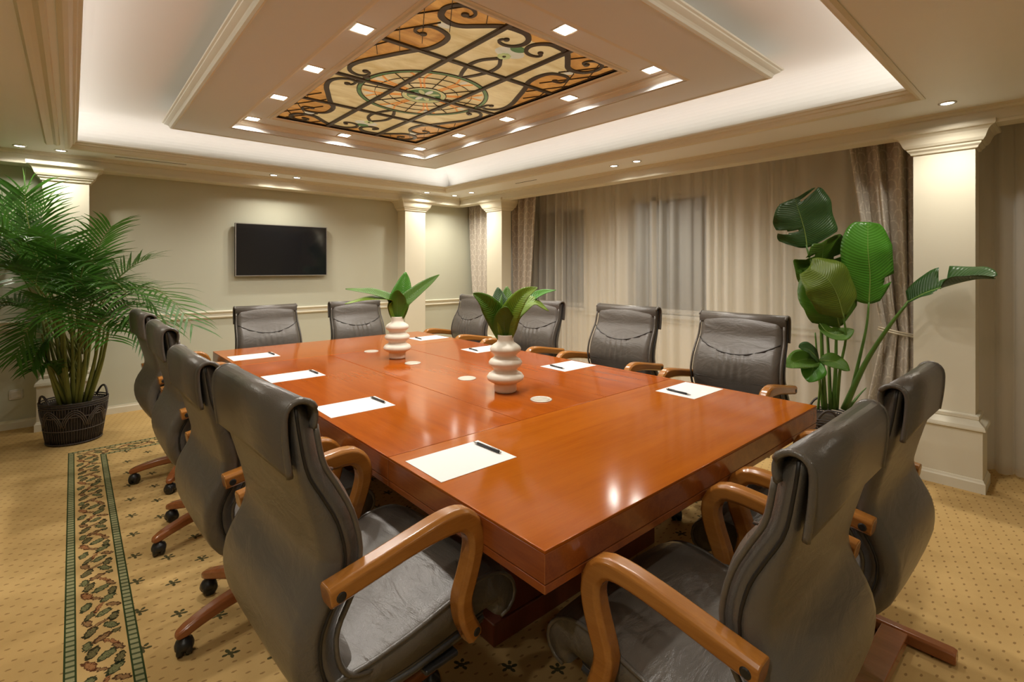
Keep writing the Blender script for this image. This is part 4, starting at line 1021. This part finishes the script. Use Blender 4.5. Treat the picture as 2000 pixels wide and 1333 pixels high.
# --- vases with leaves
VP = [(.036, .286), (.040, .287), (.0405, .280), (.040, .262), (.043, .250), (.058, .240), (.072, .230), (.079, .217), (.076, .204), (.064, .194), (.056, .186), (.054, .180), (.060, .172), (.076, .163), (.085, .150), (.082, .136), (.068, .124), (.059, .116), (.057, .110), (.064, .102), (.084, .092), (.094, .077), (.090, .062), (.072, .051), (.059, .045), (.056, .038), (.056, .010), (.054, .002), (.050, .0)]
def vase(x, y, lab, lab2, lv):
    o = MB().lathe([(.0, .20), (.030, .20), (.034, .270)] + VP + [(.0, .0)], 48, (0, 0, 0)).build('ringed_vase', 'vase', None, True, loc=(x, y, TZ + .0006))
    tag(o, lab, 'vase', 'ringed cream vases')
    d = x * math.sin(YAW) + y * math.cos(YAW)
    pt = thing('leaf_bouquet', (x, y, TZ + .27), lab2, 'plant', 'leaf bouquets in the vases')
    off = Vector((x, y, TZ + .27))
    for (rib, wd, nr, mt, fo) in lv:
        pts = [Vector((x, y, TZ + .24))] + [P(a, b, d + q) for a, b, q in rib]
        leaf('leaf', [p - off for p in pts], wd * VS, nr, mt, pt, fo, .03, None, (), 22, 4, 0, 'stem', .003)
VS = .95
vase(1.677, 3.092, 'cream ringed vase on the table, the one farther from the viewer', 'green strap leaves standing in the farther cream vase',
     [(((765, 590, 0), (735, 575, -.05), (705, 570, -.1), (675, 565, -.15)), .055, UP + VIEW * .5, 'leaf_mid', .3),
      (((768, 600, 0), (760, 586, -.02), (720, 585, -.12), (674, 594, -.2)), .050, UP + VIEW * .3, 'leaf_lime', .2),
      (((780, 590, .02), (788, 560, .04), (792, 532, .06)), .075, VIEW + SIDE * .2, 'leaf_bright', .25),
      (((776, 595, -.02), (778, 578, -.04), (780, 568, -.08)), .070, VIEW * 1.0 + UP * .2, 'leaf_mid', -.1),
      (((788, 595, .0), (815, 570, .02), (838, 552, .04), (858, 537, .05)), .052, VIEW + UP * .7, 'leaf_mid', .35)])
vase(1.639, 1.906, 'cream ringed vase on the table, the one nearer the viewer', 'green strap leaves standing in the nearer cream vase',
     [(((975, 630, 0), (955, 600, -.03), (940, 585, -.06), (924, 574, -.1)), .060, VIEW + UP * .5, 'leaf_mid', .3),
      (((982, 625, .02), (976, 590, .05), (972, 562, .08)), .060, VIEW, 'leaf_dark', .2), (((988, 620, .03), (990, 590, .06), (990, 560, .1)), .060, VIEW + SIDE * .3, 'leaf_mid', .2),
      (((992, 630, -.02), (1005, 600, -.04), (1025, 575, -.05), (1050, 562, -.06)), .055, VIEW + UP * .6, 'leaf_lime', .35),
      (((996, 630, .0), (1015, 605, .0), (1040, 590, .02), (1072, 608, .06)), .058, VIEW * .6 + UP, 'leaf_lime', .2),
      (((1000, 625, .03), (1030, 590, .06), (1058, 573, .08), (1086, 567, .1)), .040, VIEW * .6 + UP, 'leaf_bright', .3),
      (((985, 635, -.03), (985, 615, -.05), (990, 600, -.08)), .06, VIEW, 'leaf_mid', -.1)])
